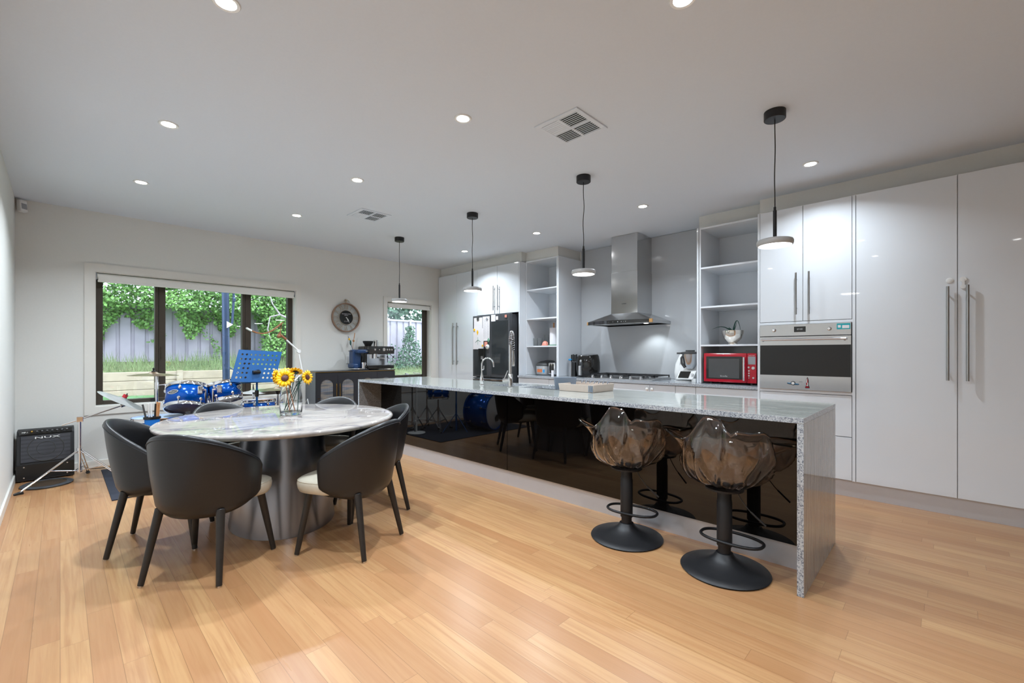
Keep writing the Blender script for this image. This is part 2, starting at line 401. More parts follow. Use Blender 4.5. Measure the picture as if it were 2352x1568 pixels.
def blind(x0, x1, zt, label, drop):
    r = root('roller_blind', label, 'blind', ((x0+x1)/2, YB+.03, zt), group='roller blinds')
    G().cyl((x0+.012, YB+.035, zt-.035), (x1-.012, YB+.035, zt-.035), .031, n=28).out('blind_roll', 'trim', r, smooth=40)
    G().box(x0+.02, x1-.02, YB+.003, YB+.005, zt-drop, zt-.035).out('blind_fabric', 'trim', r)
    G().box(x0+.015, x1-.015, YB-.002, YB+.012, zt-drop-.024, zt-drop).out('bottom_rail', 'trim', r, bevel=.004)
    for x in (x0+.001, x1-.011): G().box(x, x+.010, YB+.005, YB+.07, zt-.075, zt-.001).out('blind_bracket', 'grey', r)
blind(W1[0]+.008, W1[1]-.008, W1[3]-.008, 'rolled up cream roller blind in the wide three-pane window', .078)
blind(W2[0]+.008, W2[1]-.008, W2[3]-.008, 'rolled up cream roller blind in the narrow window by the white pantry', .062)

# ---------------------------------------------------------------- ceiling fittings
def downlight():
    r = root('downlight', '', 'ceiling light', local=True)
    G().lathe([(.040, -.004), (.052, -.006), (.056, -.002), (.056, 0)], n=36).out('trim_ring', 'white', r, smooth=50)
    G().lathe([(0, -.003), (.041, -.003)], n=36).out('diffuser', 'led', r)
    return r
dl = downlight(); first = True
spots = []
rows = {5.10: 'nearest the back wall', 3.68: 'second row from back wall', 2.225: 'third row from back wall', .765: 'row nearest the camera', -.70: 'behind the camera'}
cols = {.503: 'left column of ceiling', 1.822: 'middle column of ceiling', 4.21: 'right column by the white cabinets'}
for y, rn in rows.items():
    for x, cn in cols.items():
        if y < 0 and x > 4: continue
        x0_, y0_ = (1.868, .800) if (y == .765 and 1.5 < x < 2) else (x, y)
        lab = 'round white lit downlight, %s, %s' % (cn, rn)
        if first: dl.location = (x0_, y0_, CEIL); dl['label'] = lab; dl['group'] = 'ceiling downlights'; first = False
        else: dup(dl, (x0_, y0_, CEIL), 0, lab)
        L = bpy.data.lights.new('downlight_lamp', 'AREA'); L.shape = 'DISK'; L.size = .085; L.energy = LAMP_W[y]*(.85 if x > 4 else 1); L.color = (.84, .94, 1.03); L.spread = math.radians(136)
        lo = bpy.data.objects.new('downlight_lamp', L); COL.objects.link(lo); lo.location = (x0_, y0_, CEIL-.012)
def vent(x, y, label):
    r = root('ceiling_vent', label, 'air vent', (x, y, CEIL), group='square ceiling vents')
    s, i = .175, .142; z0, z1 = CEIL-.009, CEIL
    g = G(); g.box(x-s, x-i, y-s, y+s, z0, z1).box(x+i, x+s, y-s, y+s, z0, z1).box(x-i, x+i, y-s, y-i, z0, z1).box(x-i, x+i, y+i, y+s, z0, z1)
    g.box(x-.009, x+.009, y-i, y+i, z0, z1).box(x-i, x-.009, y-.009, y+.009, z0, z1).box(x+.009, x+i, y-.009, y+.009, z0, z1)
    g.out('vent_frame', 'ceil', r, bevel=.002)
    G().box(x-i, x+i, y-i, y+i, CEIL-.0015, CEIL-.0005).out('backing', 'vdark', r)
    g = G()
    for qx in (0, 1):
        for qy in (0, 1):
            ya_, yb_ = (y-i, y-.009) if qy == 0 else (y+.009, y+i)
            for k in range(7):
                xx = (x-i+.004 if qx == 0 else x+.013) + k*.0195
                closed = (qx, qy) == (0, 1)
                if closed: g.box(xx, xx+.0175, ya_, yb_, z0+.001, z0+.003)
                else: g.box(xx, xx+.0045, ya_, yb_, z0, z0+.003)
    g.out('louvres', 'ceil', r)
vent(2.40, 1.791, 'square white louvred ceiling vent nearer the camera, largest of the two vents')
vent(2.378, 4.521, 'square white louvred ceiling vent further back, above the round dining table side')
r = root('motion_sensor', 'small white corner motion sensor under the ceiling at the far left', 'sensor', (-.265, 6.49, 2.66))
mm = Matrix.Translation((-.262, 6.475, 2.672)) @ Matrix.Rotation(.75, 4, 'Z') @ Matrix.Rotation(-.12, 4, 'X')
G().box(-.032, .032, -.022, .022, -.06, .055, mm).out('sensor_body', 'white', r, bevel=.008)
G().box(-.024, .024, -.024, -.021, -.035, .02, mm).out('sensor_lens', 'grey', r, bevel=.001)
G().box(-.30, -.262, 6.49, 6.515, 2.69, 2.745).out('mounting_arm', 'white', r)

def pendant():
    r = root('pendant_lamp', '', 'pendant light', local=True)
    G().lathe([(0, -.052), (.058, -.052), (.061, -.049), (.061, 0), (0, 0)], n=40).out('ceiling_rose', 'blackmetal', r, smooth=40)
    pts = [(.004*math.sin(i*.9)*math.sin(PI*i/14), 0.003*math.cos(i*.7)*math.sin(PI*i/14), -.05-.58*i/14) for i in range(15)]
    G().tube(pts, .0032, 8).out('cord', 'blackplastic', r, smooth=60)
    G().lathe([(0, -.60), (.007, -.60), (.0075, -.622), (.0105, -.622), (.0105, -.81), (0, -.81)], n=20).out('stem', 'blackmetal', r, smooth=40)
    G().lathe([(0, -.803), (.085, -.804), (.098, -.808), (.1025, -.818), (.1025, -.832), (.098, -.842), (.0925, -.844), (.0925, -.839), (0, -.839)], n=48).out('lamp_shade', 'shade', r, smooth=50)
    G().lathe([(0, -.8405), (.0925, -.8405)], n=48).out('diffuser', 'led2', r)
    return r
M['shade'] = simple('grey_lamp_shade', srgb(176, 176, 176), .4, 0, .01)
pn = pendant()
pp = [(3.145, .760, 'black pendant lamp with lit disc nearest the camera, over the stools'), (3.145, 2.214, 'black pendant lamp with lit disc, second from the camera, before the splashback'), (3.135, 3.666, 'black pendant lamp with lit disc, third from the camera, before the fridge cupboards'), (3.12, 5.12, 'black pendant lamp with lit disc, furthest from the camera, before the narrow window')]
for i, (x, y, lab) in enumerate(pp):
    if i == 0: pn.location = (x, y, CEIL); pn['label'] = lab; pn['group'] = 'pendant lamps over the island'
    else: dup(pn, (x, y, CEIL), i*1.3, lab)
    L = bpy.data.lights.new('pendant_lamp_light', 'AREA'); L.shape = 'DISK'; L.size = .16; L.energy = PEND_W; L.color = (.86, .95, 1.03)
    lo = bpy.data.objects.new('pendant_lamp_light', L); COL.objects.link(lo); lo.location = (x, y, CEIL-.846)

# ================================================================ KITCHEN JOINERY
def bar_handle(r, x, y, z0, z1, rad=.0095, name='handle'):
    g = G().cyl((x-.032, y, z0), (x-.032, y, z1), rad, n=16)
    for z in (z0+.06, z1-.06): g.cyl((x-.032, y, z), (x, y, z), rad*.6, n=10)
    return g.out(name, 'handle', r, smooth=40)
def door(r, x, y0, y1, z0, z1, hy=None, hz=None, name='cabinet_door', t=.018, gap=.0018, mat='gloss', rad=.0095):
    d = G().box(x, x+t, y0+gap, y1-gap, z0+gap, z1-gap).out(name, mat, r, bevel=.0012)
    if hy is not None: bar_handle(d, x, hy, hz[0], hz[1], rad)
    return d
def carcass(r, x0, x1, y0, y1, z0, z1, mat='inner', shadow=True): return G().box(x0, x1, y0, y1, z0, z1).out('carcass', mat, r, bevel=.001)
X0 = 4.70; XB = 5.445
# tall pantry, right of the oven
r = root('pantry_cabinet', 'tall white gloss pantry with long bar handles, right of the wall oven', 'cabinet', (X0, .229, 0))
carcass(r, X0+.020, XB, -.679, .530, .137, 2.563)
door(r, X0, -.074, .531, .137, 2.565, -.022, (1.02, 1.729))
door(r, X0, -.679, -.075, .137, 2.565, -.127, (1.02, 1.729))
G().lathe([(0, 0), (.020, 0), (.021, .004), (.014, .007), (0, .007)], n=24, m=FX(X0, -.032, 1.774)).out('child_lock_pad', 'white', r, smooth=40)
g = G().lathe([(0, 0), (.019, 0), (.019, .008), (0, .009)], n=20, m=FX(X0, -.104, 1.776)).lathe([(0, 0), (.016, 0), (.016, .010), (0, .011)], n=20, m=FX(X0, -.104, 1.722))
g.box(X0-.010, X0, -.112, -.098, 1.722, 1.776); g.out('child_lock_latch', 'white', r, smooth=40)
# oven tower
r = root('oven_cabinet', 'tall white gloss cabinet that holds the wall oven', 'cabinet', (X0, .92, 0))
g = G().box(X0, XB, .533, .555, .137, 2.565).box(X0, XB, 1.263, 1.283, 0, 2.565).box(X0+.02, XB, .555, 1.263, .137, .86).box(X0+.02, XB, .555, 1.263, 1.52, 2.563).box(X0+.5, XB, .555, 1.263, .86, 1.52)
g.box(X0+.001, X0+.5, .555, 1.263, .866, .892).box(X0+.001, X0+.5, .555, 1.263, 1.492, 1.515); g.out('carcass', 'gloss', r, bevel=.001)
door(r, X0, .912, 1.262, 1.517, 2.565, .960, (1.577, 1.957), rad=.008)
door(r, X0, .557, .911, 1.517, 2.565, .861, (1.577, 1.957), rad=.008)
door(r, X0, .557, 1.262, .510, .864, name='drawer')
door(r, X0, .557, 1.262, .140, .508, name='drawer')
# kick board under the tall run
tag(G().box(4.718, 4.735, -.679, 1.283, 0, .136).out('kickboard', 'kick', None), 'brushed aluminium kickboard under the tall white pantry', 'kickboard')
# wall oven
r = root('wall_oven', 'stainless steel wall oven with black glass door built into white cabinet', 'oven', (X0-.01, .91, .893))
y0, y1 = .560, 1.260
G().box(X0+.012, X0+.48, y0+.01, y1-.01, .896, 1.488).out('oven_body', 'darkgrey', r)
G().box(X0-.012, X0+.012, y0, y1, 1.384, 1.490).out('control_panel', 'steel', r, bevel=.002)
d = G().box(X0-.014, X0+.012, y0, y1, .893, 1.379).out('oven_door', 'steel', r, bevel=.002)
G().box(X0-.0165, X0-.013, y0+.002, y1-.004, 1.022, 1.300).out('door_glass', 'blackgloss', d, bevel=.001)
g = G().cyl((X0-.052, y0+.03, 1.352), (X0-.052, y1-.02, 1.352), .009)
for y in (y0+.045, y1-.03): g.cyl((X0-.052, y, 1.352), (X0-.012, y, 1.340), .008)
g.out('handle', 'chrome', d, smooth=40)
for y in (.712, 1.138):
    k = G().lathe([(0, .030), (.010, .030), (.012, .012), (.017, .008), (.017, 0), (0, 0)], n=20, m=FX(X0-.012, y, 1.440)).out('knob', 'chrome', r, smooth=40)
G().box(X0-.0155, X0-.0118, .888, .978, 1.418, 1.468).out('display', 'screen', r, bevel=.001)
text('07:00', .020, FX(X0-.0158, .933, 1.443), 'silver', r, 'display_digits')
s = G().box(X0-.0145, X0-.0118, .566, .660, 1.432, 1.482).out('sticker', 'teal', r)
G().box(X0-.0152, X0-.0145, .573, .622, 1.440, 1.466).box(X0-.0152, X0-.0145, .632, .652, 1.446, 1.468).out('sticker_print', 'paper', s)
for z, t_ in ((1.0, ''),): pass
text('SMEG', .012, FX(X0-.0165, .925, .966), 'grey', d, 'engraved_word')
# magnets on the oven
r = root('rocket_magnet', 'red and white toy rocket magnet on the oven', 'magnet', (X0-.018, .875, .91))
mx = FX(X0-.016, .874, .912)
G().prism([(-.016, 0), (-.016, .012), (-.009, .024), (-.009, .07), (-.004, .092), (0, .098), (.004, .092), (.009, .07), (.009, .024), (.016, .012), (.016, 0)], 0, .004, mx).out('rocket_outline', 'blackplastic', r)
G().prism([(-.006, .02), (-.006, .07), (0, .092), (.006, .07), (.006, .02)], .004, .006, mx).out('rocket_body', 'white', r)
G().prism([(0, .05), (0, .092), (.006, .07), (.006, .05)], .006, .007, mx).prism([(-.006, .028), (-.006, .05), (0, .05), (0, .028)], .006, .007, mx).prism([(-.013, .006), (-.013, .014), (.013, .014), (.013, .006)], .004, .006, mx).out('red_panels', 'red', r)
r = root('aeroplane_magnet', 'small white toy aeroplane magnet with blue wings, left of rocket on the oven', 'magnet', (X0-.018, .985, .93))
mx = FX(X0-.016, .985, .936)
G().prism([(-.046, .008), (-.046, .020), (-.02, .016), (-.013, .03), (0, .036), (.013, .03), (.02, .014), (.046, .012), (.046, .002), (.014, .0), (0, -.004), (-.014, .002)], 0, .004, mx).out('magnet_outline', 'darkgrey', r)
G().prism(circ(.012, 16, 0, .016), .004, .006, mx).out('fuselage', 'white', r)
G().prism([(-.043, .015), (-.043, .019), (-.014, .016), (-.014, .012)], .004, .006, mx).prism([(.043, .011), (.043, .007), (.014, .009), (.014, .013)], .004, .006, mx).out('wings', 'skyblue', r)

# ---- right open shelf unit
def shelf_unit(label, xf, y0, y1, z0, z1, shelves, loc_y, dbl=False):
    r = root('open_shelf_unit', label, 'shelf', (xf, (y0+y1)/2, z0), group='open white shelf units')
    t = .018
    G().box(xf, XB, y0, y0+t, z0, z1).out('side_panel', 'inner', r, bevel=.001)
    G().box(xf, XB, y1-t, y1, z0, z1).out('side_panel', 'inner', r, bevel=.001)
    if dbl: G().box(xf-.01, XB, y1+.003, y1+.022, z0, z1).out('end_panel', 'gloss', r, bevel=.001)
    G().box(xf+.001, XB, y0+t, y1-t, z1-t, z1).out('top_panel', 'inner', r, bevel=.001)
    G().box(XB-.02, XB-.002, y0+t, y1-t, z0, z1-t).out('back_panel', 'inner', r)
    for z in shelves: G().box(xf+.001, XB-.02, y0+t, y1-t, z-t, z).out('shelf', 'inner', r, bevel=.001)
    return r
shelf_unit('white open shelf unit above the red microwave, right of the range hood', 4.88, 1.31, 1.910, .902, 2.590, [1.318, 1.732, 2.158], 1.6, True)
shelf_unit('white open shelf unit above the rice cooker, between fridge and range hood', 4.90, 3.892, 4.50, .902, 2.600, [1.335, 1.742, 2.174], 4.2)
tag(G().box(4.90, XB, 3.872, 3.890, .902, 2.600).out('end_panel', 'gloss', None, bevel=.001), 'white gloss end panel between the left shelf unit and splashback', 'panel')
# splashback
tag(G().box(5.437, 5.447, 1.938, 3.868, .902, CEIL-.004).out('glass_splashback', 'splash', None), 'full height grey glass splashback behind the range hood', 'splashback')
# fridge cupboards and left pantry
XL2 = 4.77
r = root('fridge_cabinet', 'white cupboard above the black fridge with two short bar handles', 'cabinet', (XL2, 5.0, 1.84))
carcass(r, XL2+.02, XB, 4.528, 5.459, 1.845, 2.59)
G().box(XL2, XB, 4.504, 4.524, 0, 2.592).out('side_panel', 'gloss', r, bevel=.001)
door(r, XL2, 4.986, 5.459, 1.84, 2.592, 5.043, (1.895, 2.283), rad=.008)
door(r, XL2, 4.526, 4.984, 1.84, 2.592, 4.945, (1.895, 2.283), rad=.008)
r = root('pantry_cabinet', 'tall white gloss pantry in the far corner beside the black fridge', 'cabinet', (XL2, 6.0, 0))
carcass(r, XL2+.02, XB, 5.461, 6.512, .12, 2.592); G().box(XL2+.05, XL2+.06, 5.461, 6.512, 0, .118).out('kickboard', 'kick', r)
door(r, XL2, 6.004, 6.514, .12, 2.592, 6.062, (1.03, 1.747))
door(r, XL2, 5.461, 6.003, .12, 2.592, 5.953, (1.03, 1.747))
# bench
g = G().box(4.72, 5.436, 1.286, 4.50, .870, .900)
tag(g.out('kitchen_worktop', 'gran_e', None, bevel=.002), 'grey speckled granite worktop under the splashback holding the cooktop', 'worktop')
ys = [1.286, 1.892, 2.116, 2.420, 3.34, 3.92, 4.50]
names = ['under the red microwave', 'narrow unit left of the microwave unit', 'with child lock, under the cooktop right end', 'under the gas cooktop', 'under the black air fryer', 'under the rice cooker']
for i, (a, b) in enumerate(zip(ys, ys[1:])):
    r = root('base_cabinet', 'white gloss base cabinet below the granite worktop, '+names[i], 'cabinet', (4.74, (a+b)/2, 0), group='base cabinets along the kitchen wall')
    carcass(r, 4.76, 5.43, a+.001, b-.001, .12, .868)
    door(r, 4.741, a, b, .12, .866); G().box(4.79, 4.80, a, b, 0, .118).out('kickboard', 'kick', r)
    if i in (2, 3):
        yy = b-.03 if i == 2 else a+.03
        G().lathe([(0, 0), (.019, 0), (.019, .006), (.010, .012), (0, .012)], n=20, m=FX(4.741, yy, .815)).out('child_lock', 'white', r, smooth=40)

# ---------------------------------------------------------------- range hood
r = root('range_hood', 'stainless steel chimney range hood with black control strip above the cooktop', 'range hood', (4.95, 2.94, 1.6))
ya, yb, ca, cb = 2.485, 3.42, 2.742, 3.118
G().box(5.05, 5.436, ca, cb, 1.737, 2.270).out('lower_chimney', 'steelv', r, bevel=.002)
G().box(5.054, 5.436, ca+.004, cb-.004, 2.270, CEIL-.003).out('upper_chimney', 'steelv', r, bevel=.002)
g = G(); n = 12
fr = [(4.95-.035*math.sin(PI*i/n), ya+(yb-ya)*i/n) for i in range(n+1)]
ft = [(5.05, ca+(cb-ca)*i/n) for i in range(n+1)]
ring = lambda pts, z: [(x, y, z) for x, y in pts] + [(5.436, pts[-1][1], z), (5.436, pts[0][1], z)]
g.rings([ring(fr, 1.598), ring(fr, 1.636), ring(ft, 1.738)], True, (False, True))
g.out('canopy', 'steel', r, smooth=25)
g = G(); g.rings([ring(fr, 1.598), ring([(x+.03, min(max(y, ya+.03), yb-.03)) for x, y in fr], 1.600), ring([(x+.03, min(max(y, ya+.03), yb-.03)) for x, y in fr], 1.612)], True, (False, True)); g.out('filter_tray', 'steel', r)
g = G()
R1 = []
for i in range(n+1):
    x, y = fr[i]; hh = .004*math.sin(PI*i/n)
    y = min(max(y, ya+.045), yb-.02)
    R1.append([(x-.014, y, 1.600), (x-.016, y, 1.640+hh), (x+.002, y, 1.642+hh), (x+.002, y, 1.600)])
g.rings(R1, True, (True, True)); g.out('control_strip', 'blackshine', r, smooth=40)
G().box(4.934, 4.953, ya, ya+.042, 1.598, 1.642).out('end_cap', 'copper', r, bevel=.003)
G().box(4.934, 4.953, yb-.018, yb, 1.598, 1.640).out('end_cap', 'copper', r, bevel=.003)
g = G()
for yy, s in ((3.06, .002), (3.0, .0025), (2.93, .005), (2.88, .003), (2.85, .002), (2.82, .003)): g.prism(circ(s, 10), 0, .001, FX(4.8985, yy, 1.622))
g.out('touch_buttons', 'white', r)
text('ROBAM', .018, FX(5.049, 2.93, 1.86), 'darkgrey', r, 'brand_lettering')
G().lathe([(0, 0), (.028, 0), (.028, -.004), (0, -.004)], c=(5.12, 2.66, 1.602), n=20).out('hood_lamp', 'led2', r)
L = bpy.data.lights.new('hood_lamp_light', 'SPOT'); L.energy = 7; L.spot_size = math.radians(110); L.spot_blend = .6; L.shadow_soft_size = .03; L.color = (.85, .95, 1)
lo = bpy.data.objects.new('hood_lamp_light', L); COL.objects.link(lo); lo.location = (5.2, 2.66, 1.58); lo.rotation_euler = (0, math.radians(-12), 0)
# ---------------------------------------------------------------- cooktop
r = root('gas_cooktop', 'stainless steel gas cooktop with black trivets and six front knobs', 'cooktop', (5.05, 2.88, .9))
x0, x1, y0, y1 = 4.765, 5.30, 2.42, 3.34
G().prism([(0, 0), (.535, 0), (.535, .026), (.10, .030), (0, .010)], 0, y1-y0, frame((x0, y1, .9005), (1, 0, 0), (0, 0, 1))).out('hob_tray', 'steel', r, bevel=.002)
for i in range(6):
    y = 3.24-i*.135
    m_ = Matrix.Translation((x0+.045, y, .920)) @ Matrix.Rotation(-.2, 4, 'Y')
    G().lathe([(0, .030), (.013, .030), (.016, .012), (.021, .008), (.021, 0), (0, 0)], n=20, m=m_).out('knob', 'chrome', r, smooth=40)
for i, (bx, by) in enumerate([(4.95, 3.22), (5.18, 3.22), (5.07, 2.90), (4.95, 2.58), (5.18, 2.58)]):
    b = G().lathe([(0, .018), (.03, .018), (.034, .012), (.045, .008), (.045, 0), (0, 0)], c=(bx, by, .929), n=24, ).out('burner', 'blackmetal', r, smooth=40)
for (a, b) in ((3.06, 3.33), (2.76, 3.05), (2.43, 2.75)):
    g = G(); z = .960
    for x in (4.885, 5.075, 5.27): g.box(x, x+.012, a, b, z-.012, z)
    for y in (a, (a+b)/2-.006, b-.012): g.box(4.885, 5.282, y, y+.012, z-.012, z)
    for x in (4.885, 5.27):
        for y in (a, b-.012): g.box(x, x+.012, y, y+.012, .928, z-.012)
    g.out('trivet', 'blackmetal', r)

# ---------------------------------------------------------------- fridge
r = root('french_door_fridge', 'black steel french door fridge covered with papers, magnets and a calendar', 'fridge', (4.65, 4.98, 0))
fx, fa, fb = 4.655, 4.60, 5.435
G().box(fx+.07, 5.40, fa+.008, fb-.005, .03, 1.815).out('fridge_body', 'fridge', r, bevel=.004)
dR = G().box(fx, fx+.065, fa, 5.008, .855, 1.822).out('fridge_door', 'fridge', r, bevel=.008, segs=3)
G().box(fx-.004, fx, fa+.035, 4.985, .905, 1.72).out('door_glass_panel', 'fridgeglass', dR, bevel=.002)
dL = G().box(fx, fx+.065, 5.014, fb, .855, 1.822).out('fridge_door', 'fridge', r, bevel=.008, segs=3)
q = G().box(fx-.004, fx+.004, 5.10, 5.40, .885, 1.29).out('dispenser', 'fridgeglass', dL, bevel=.004)
G().box(fx-.03, fx, 5.13, 5.27, 1.18, 1.30).out('dispenser_controls', 'screen', q, bevel=.004)
G().box(fx-.02, fx-.004, 5.17, 5.22, 1.13, 1.18).out('ice_chute', 'grey', q, bevel=.004)
for i, (a, b) in enumerate(((.47, .84), (.05, .455))):
    d = G().box(fx, fx+.065, fa, fb, a, b).out('freezer_drawer', 'fridge', r, bevel=.008, segs=3)
    G().box(fx-.012, fx, fa+.02, fb-.02, b-.03, b-.012).out('drawer_handle', 'chrome', d, bevel=.003)
def note(y0, y1, z0, z1, label, mat='paper', name='fridge_note', lines=0, x=fx-.0055, t=.0012):
    r2 = root(name, label, 'paper note', (x, (y0+y1)/2, z0))
    G().box(x, x+t, y0, y1, z0, z1).out('sheet', mat, r2)
    if lines:
        g = G()
        for k in range(lines):
            z = z1-(z1-z0)*(.12+.8*k/lines)
            for (u, v) in ((.10, .45), (.53, .92)): g.box(x-.0006, x-.0001, y0+(y1-y0)*u, y0+(y1-y0)*(v-.05*(k % 3)), z-.0018, z)
        g.out('printed_lines', 'grey', r2)
    return r2
note(5.03, 5.19, 1.42, 1.80, 'large white printed sheet with crinkled edge on the fridge left door', lines=22)
note(5.20, 5.40, 1.56, 1.79, 'white folded paper under a dark magnet at the fridge top left', lines=0)
pz = note(5.17, 5.42, 1.29, 1.62, 'child drawing of a figure taped to the fridge left door', x=fx-.007)
g = G(); xx = fx-.0078
for a, b in (((5.30, 1.36), (5.30, 1.48)), ((5.30, 1.44), (5.36, 1.40)), ((5.30, 1.44), (5.24, 1.41))): g.tube([(xx, a[0], a[1]), (xx, b[0], b[1])], .003, 6)
g.out('drawn_figure', 'sage', pz); G().prism([(-.022, 0), (0, .04), (.022, 0), (0, -.05)], 0, .001, FX(xx, 5.31, 1.56)).out('drawn_kite', 'yellow', pz)
cz = note(4.90, 4.995, 1.715, 1.815, 'small white calendar card at the top centre of fridge', lines=5)
note(4.84, 4.89, 1.735, 1.79, 'small white card with dark stub beside the calendar on fridge')
ph = note(5.07, 5.16, 1.315, 1.42, 'black framed photo card under the printed sheet on fridge', mat='blackplastic', name='photo_card'); G().box(fx-.0066, fx-.0056, 5.08, 5.15, 1.33, 1.405).out('photo', 'pink', ph)
def magnet(y, z, s, mat, label, shape='box'):
    x = fx-.014
    if shape == 'box': o = G().box(x, x+.0075, y-s, y+s, z-s, z+s).out('fridge_magnet', mat, None, bevel=.002)
    else: o = G().prism([(-s, 0), (0, s*1.3), (s, 0), (0, -s*1.3)], 0, .007, FX(x+.0075, y, z)).out('fridge_magnet', mat, None)
    tag(o, label, 'magnet', 'fridge magnets')
magnet(5.30, 1.775, .026, 'darkgrey', 'dark clip magnet at the top left of fridge')
magnet(5.09, 1.76, .022, 'grey', 'grey diamond magnet on the printed sheet on fridge', 'd')
magnet(5.05, 1.43, .026, 'sage', 'green diamond magnet at the lower corner of the printed sheet', 'd')
magnet(5.385, 1.60, .018, 'yellow', 'yellow magnet at the left edge of fridge')
magnet(4.67, 1.78, .020, 'pink', 'tan figure magnet at the fridge top right')
magnet(5.19, 1.345, .014, 'yellow', 'small yellow magnet on the lower corner of the drawing')
r2 = root('kitchen_timer', 'round white timer stuck on the fridge door above the dispenser', 'timer', (fx-.02, 5.075, 1.29))
G().lathe([(0, .02), (.028, .018), (.036, .010), (.037, 0), (0, 0)], n=28, m=FX(fx-.005, 5.075, 1.325)).out('timer_body', 'white', r2, smooth=40); G().lathe([(0, .004), (.012, .003), (.013, 0), (0, 0)], n=20, m=FX(fx-.025, 5.075, 1.325)).out('timer_dial', 'grey', r2)
# ================================================================ ISLAND
def holed_slab(xs, ys, holes, z0, z1):
    g = G(); V = {}
    def v(i, j):
        if (i, j) not in V: V[i, j] = g.b.verts.new((xs[i], ys[j], z0))
        return V[i, j]
    for i in range(len(xs)-1):
        for j in range(len(ys)-1):
            if (i, j) not in holes: g.b.faces.new((v(i, j), v(i+1, j), v(i+1, j+1), v(i, j+1)))
    ex = bmesh.ops.extrude_face_region(g.b, geom=list(g.b.faces))
    for q in ex['geom']:
        if isinstance(q, bmesh.types.BMVert): q.co.z = z1
    return g
r = root('island_worktop', 'long grey streaked granite island worktop with waterfall ends and sink cut-outs', 'worktop', (3.05, 2.865, 0))
g = holed_slab([2.60, 3.08, 3.42, 3.50], [.50, 2.44, 2.92, 3.02, 3.34, 5.23], {(1, 1), (1, 3)}, .870, .900)
sl = g.out('worktop_slab', 'gran_y', r, bevel=.0015)
sl.data.materials.append(M['gran_e'])
for p in sl.data.polygons:
    if abs(p.normal.z) < .5: p.material_index = 1
for (a, b, m1) in ((.50, .530, 'gran_z'), (5.20, 5.23, 'gran_i')):
    e = G().box(2.60, 3.50, a, b, 0, .8695).out('waterfall_panel', m1, r, bevel=.0015)
    e.data.materials.append(M['gran_e'])
    for p in e.data.polygons:
        if abs(p.normal.x) > .5: p.material_index = 1
r = root('island_cabinet', 'kitchen island cabinet clad in black gloss glass above an aluminium kickboard', 'cabinet', (3.19, 2.865, 0))
for a, b in ((.532, 2.894), (2.900, 5.198)): G().box(2.900, 2.912, a, b, .140, .868).out('front_panel', 'blackgloss', r)
for a, b in ((.532, 2.894), (2.8945, 5.198)): G().box(2.914, 2.926, a, b, 0, .1385).out('kickboard', 'kick', r)
G().box(2.928, 2.945, .532, 5.198, .10, .868).box(2.945, 3.44, .532, 5.198, .10, .118).box(3.44, 3.455, .532, 5.198, 0, .10).out('carcass', 'inner', r)
for k in range(8):
    a = .532+k*.583; door(r, 3.462, a, a+.583, .102, .866)
def sink(y0, y1, label):
    r = root('kitchen_sink', label, 'sink', (3.25, (y0+y1)/2, .72)); x0, x1 = 3.075, 3.425
    g = G(); q = lambda i, z: [(x0+i, y0-.005+i, z), (x1-i, y0-.005+i, z), (x1-i, y1+.005-i, z), (x0+i, y1+.005-i, z)]
    g.rings([q(-.01, .868), q(0, .868), q(.008, .74), q(.03, .722)], True, (False, True)); g.out('sink_bowl', 'steel', r, solid=.0012)
    G().lathe([(0, .003), (.03, .003), (.04, 0)], c=(3.25, (y0+y1)/2, .724), n=20).out('drain', 'chrome', r)
sink(3.02, 3.34, 'smaller steel sink bowl behind the arched chrome tap on the island')
sink(2.44, 2.92, 'larger steel sink bowl in the island, partly under the tray')
# arched filter tap
r = root('filter_tap', 'slim chrome arched filter tap with tapered base on the island', 'tap', (2.985, 3.30, .9))
cx, cy = 2.985, 3.345
G().lathe([(0, 0), (.022, 0), (.023, .006), (.015, .014), (.020, .035), (.022, .055), (.016, .085), (.010, .11), (.007, .13), (0, .13)], c=(cx, cy, .9), n=24).out('tap_body', 'chrome', r, smooth=50)
pts = [(cx, cy, .9+.12+.03*i) for i in range(4)] + [(cx+.062-.062*math.cos(a), cy-.02*(1-math.cos(a)), 1.115+.062*math.sin(a)) for a in [PI*k/12 for k in range(1, 12)]] + [(cx+.128, cy-.041, 1.085)]
G().tube(pts, .0075, 12).out('spout', 'chrome', r, smooth=60)
G().cyl((cx, cy, 1.06), (cx+.002, cy-.03, 1.065), .007).cyl((cx+.002, cy-.028, 1.065), (cx+.002, cy-.03, 1.10), .004).out('lever', 'chrome', r, smooth=40)
# spring mixer
r = root('spring_mixer_tap', 'tall brushed steel spring mixer tap with side lever standing on the island', 'tap', (3.01, 2.965, .9))
cx, cy = 3.01, 2.965
G().lathe([(0, 0), (.028, 0), (.030, .004), (.024, .008), (.024, .125), (.0215, .128), (.0215, .13), (0, .13)], c=(cx, cy, .9), n=28).out('tap_body', 'steelv', r, smooth=40)
G().cyl((cx, cy, 1.03), (cx, cy, 1.30), .0155).out('riser', 'steelv', r, smooth=40)
arc = [(cx, cy, 1.28+.015*i) for i in range(5)] + [(cx+.024-.024*math.cos(a), cy+.008*(1-math.cos(a))/2, 1.345+.085*math.sin(a)) for a in [PI*k/14 for k in range(1, 14)]] + [(cx+.048, cy+.008, 1.34-.03*i) for i in range(4)]
G().tube(arc, .008, 10).out('hose', 'blackplastic', r, smooth=60)
hel = []; A = [Vector(p) for p in arc]; nturn = 30
for k in range(nturn*8+1):
    f_ = k/(nturn*8)*(len(A)-1); i = min(int(f_), len(A)-2); p = A[i].lerp(A[i+1], f_-i); d = (A[i+1]-A[i]).normalized(); s_ = Vector((0, 1, 0)); u_ = d.cross(s_).normalized(); a = 2*PI*k/8
    hel.append(p + (s_*math.cos(a)+u_*math.sin(a))*.0135)
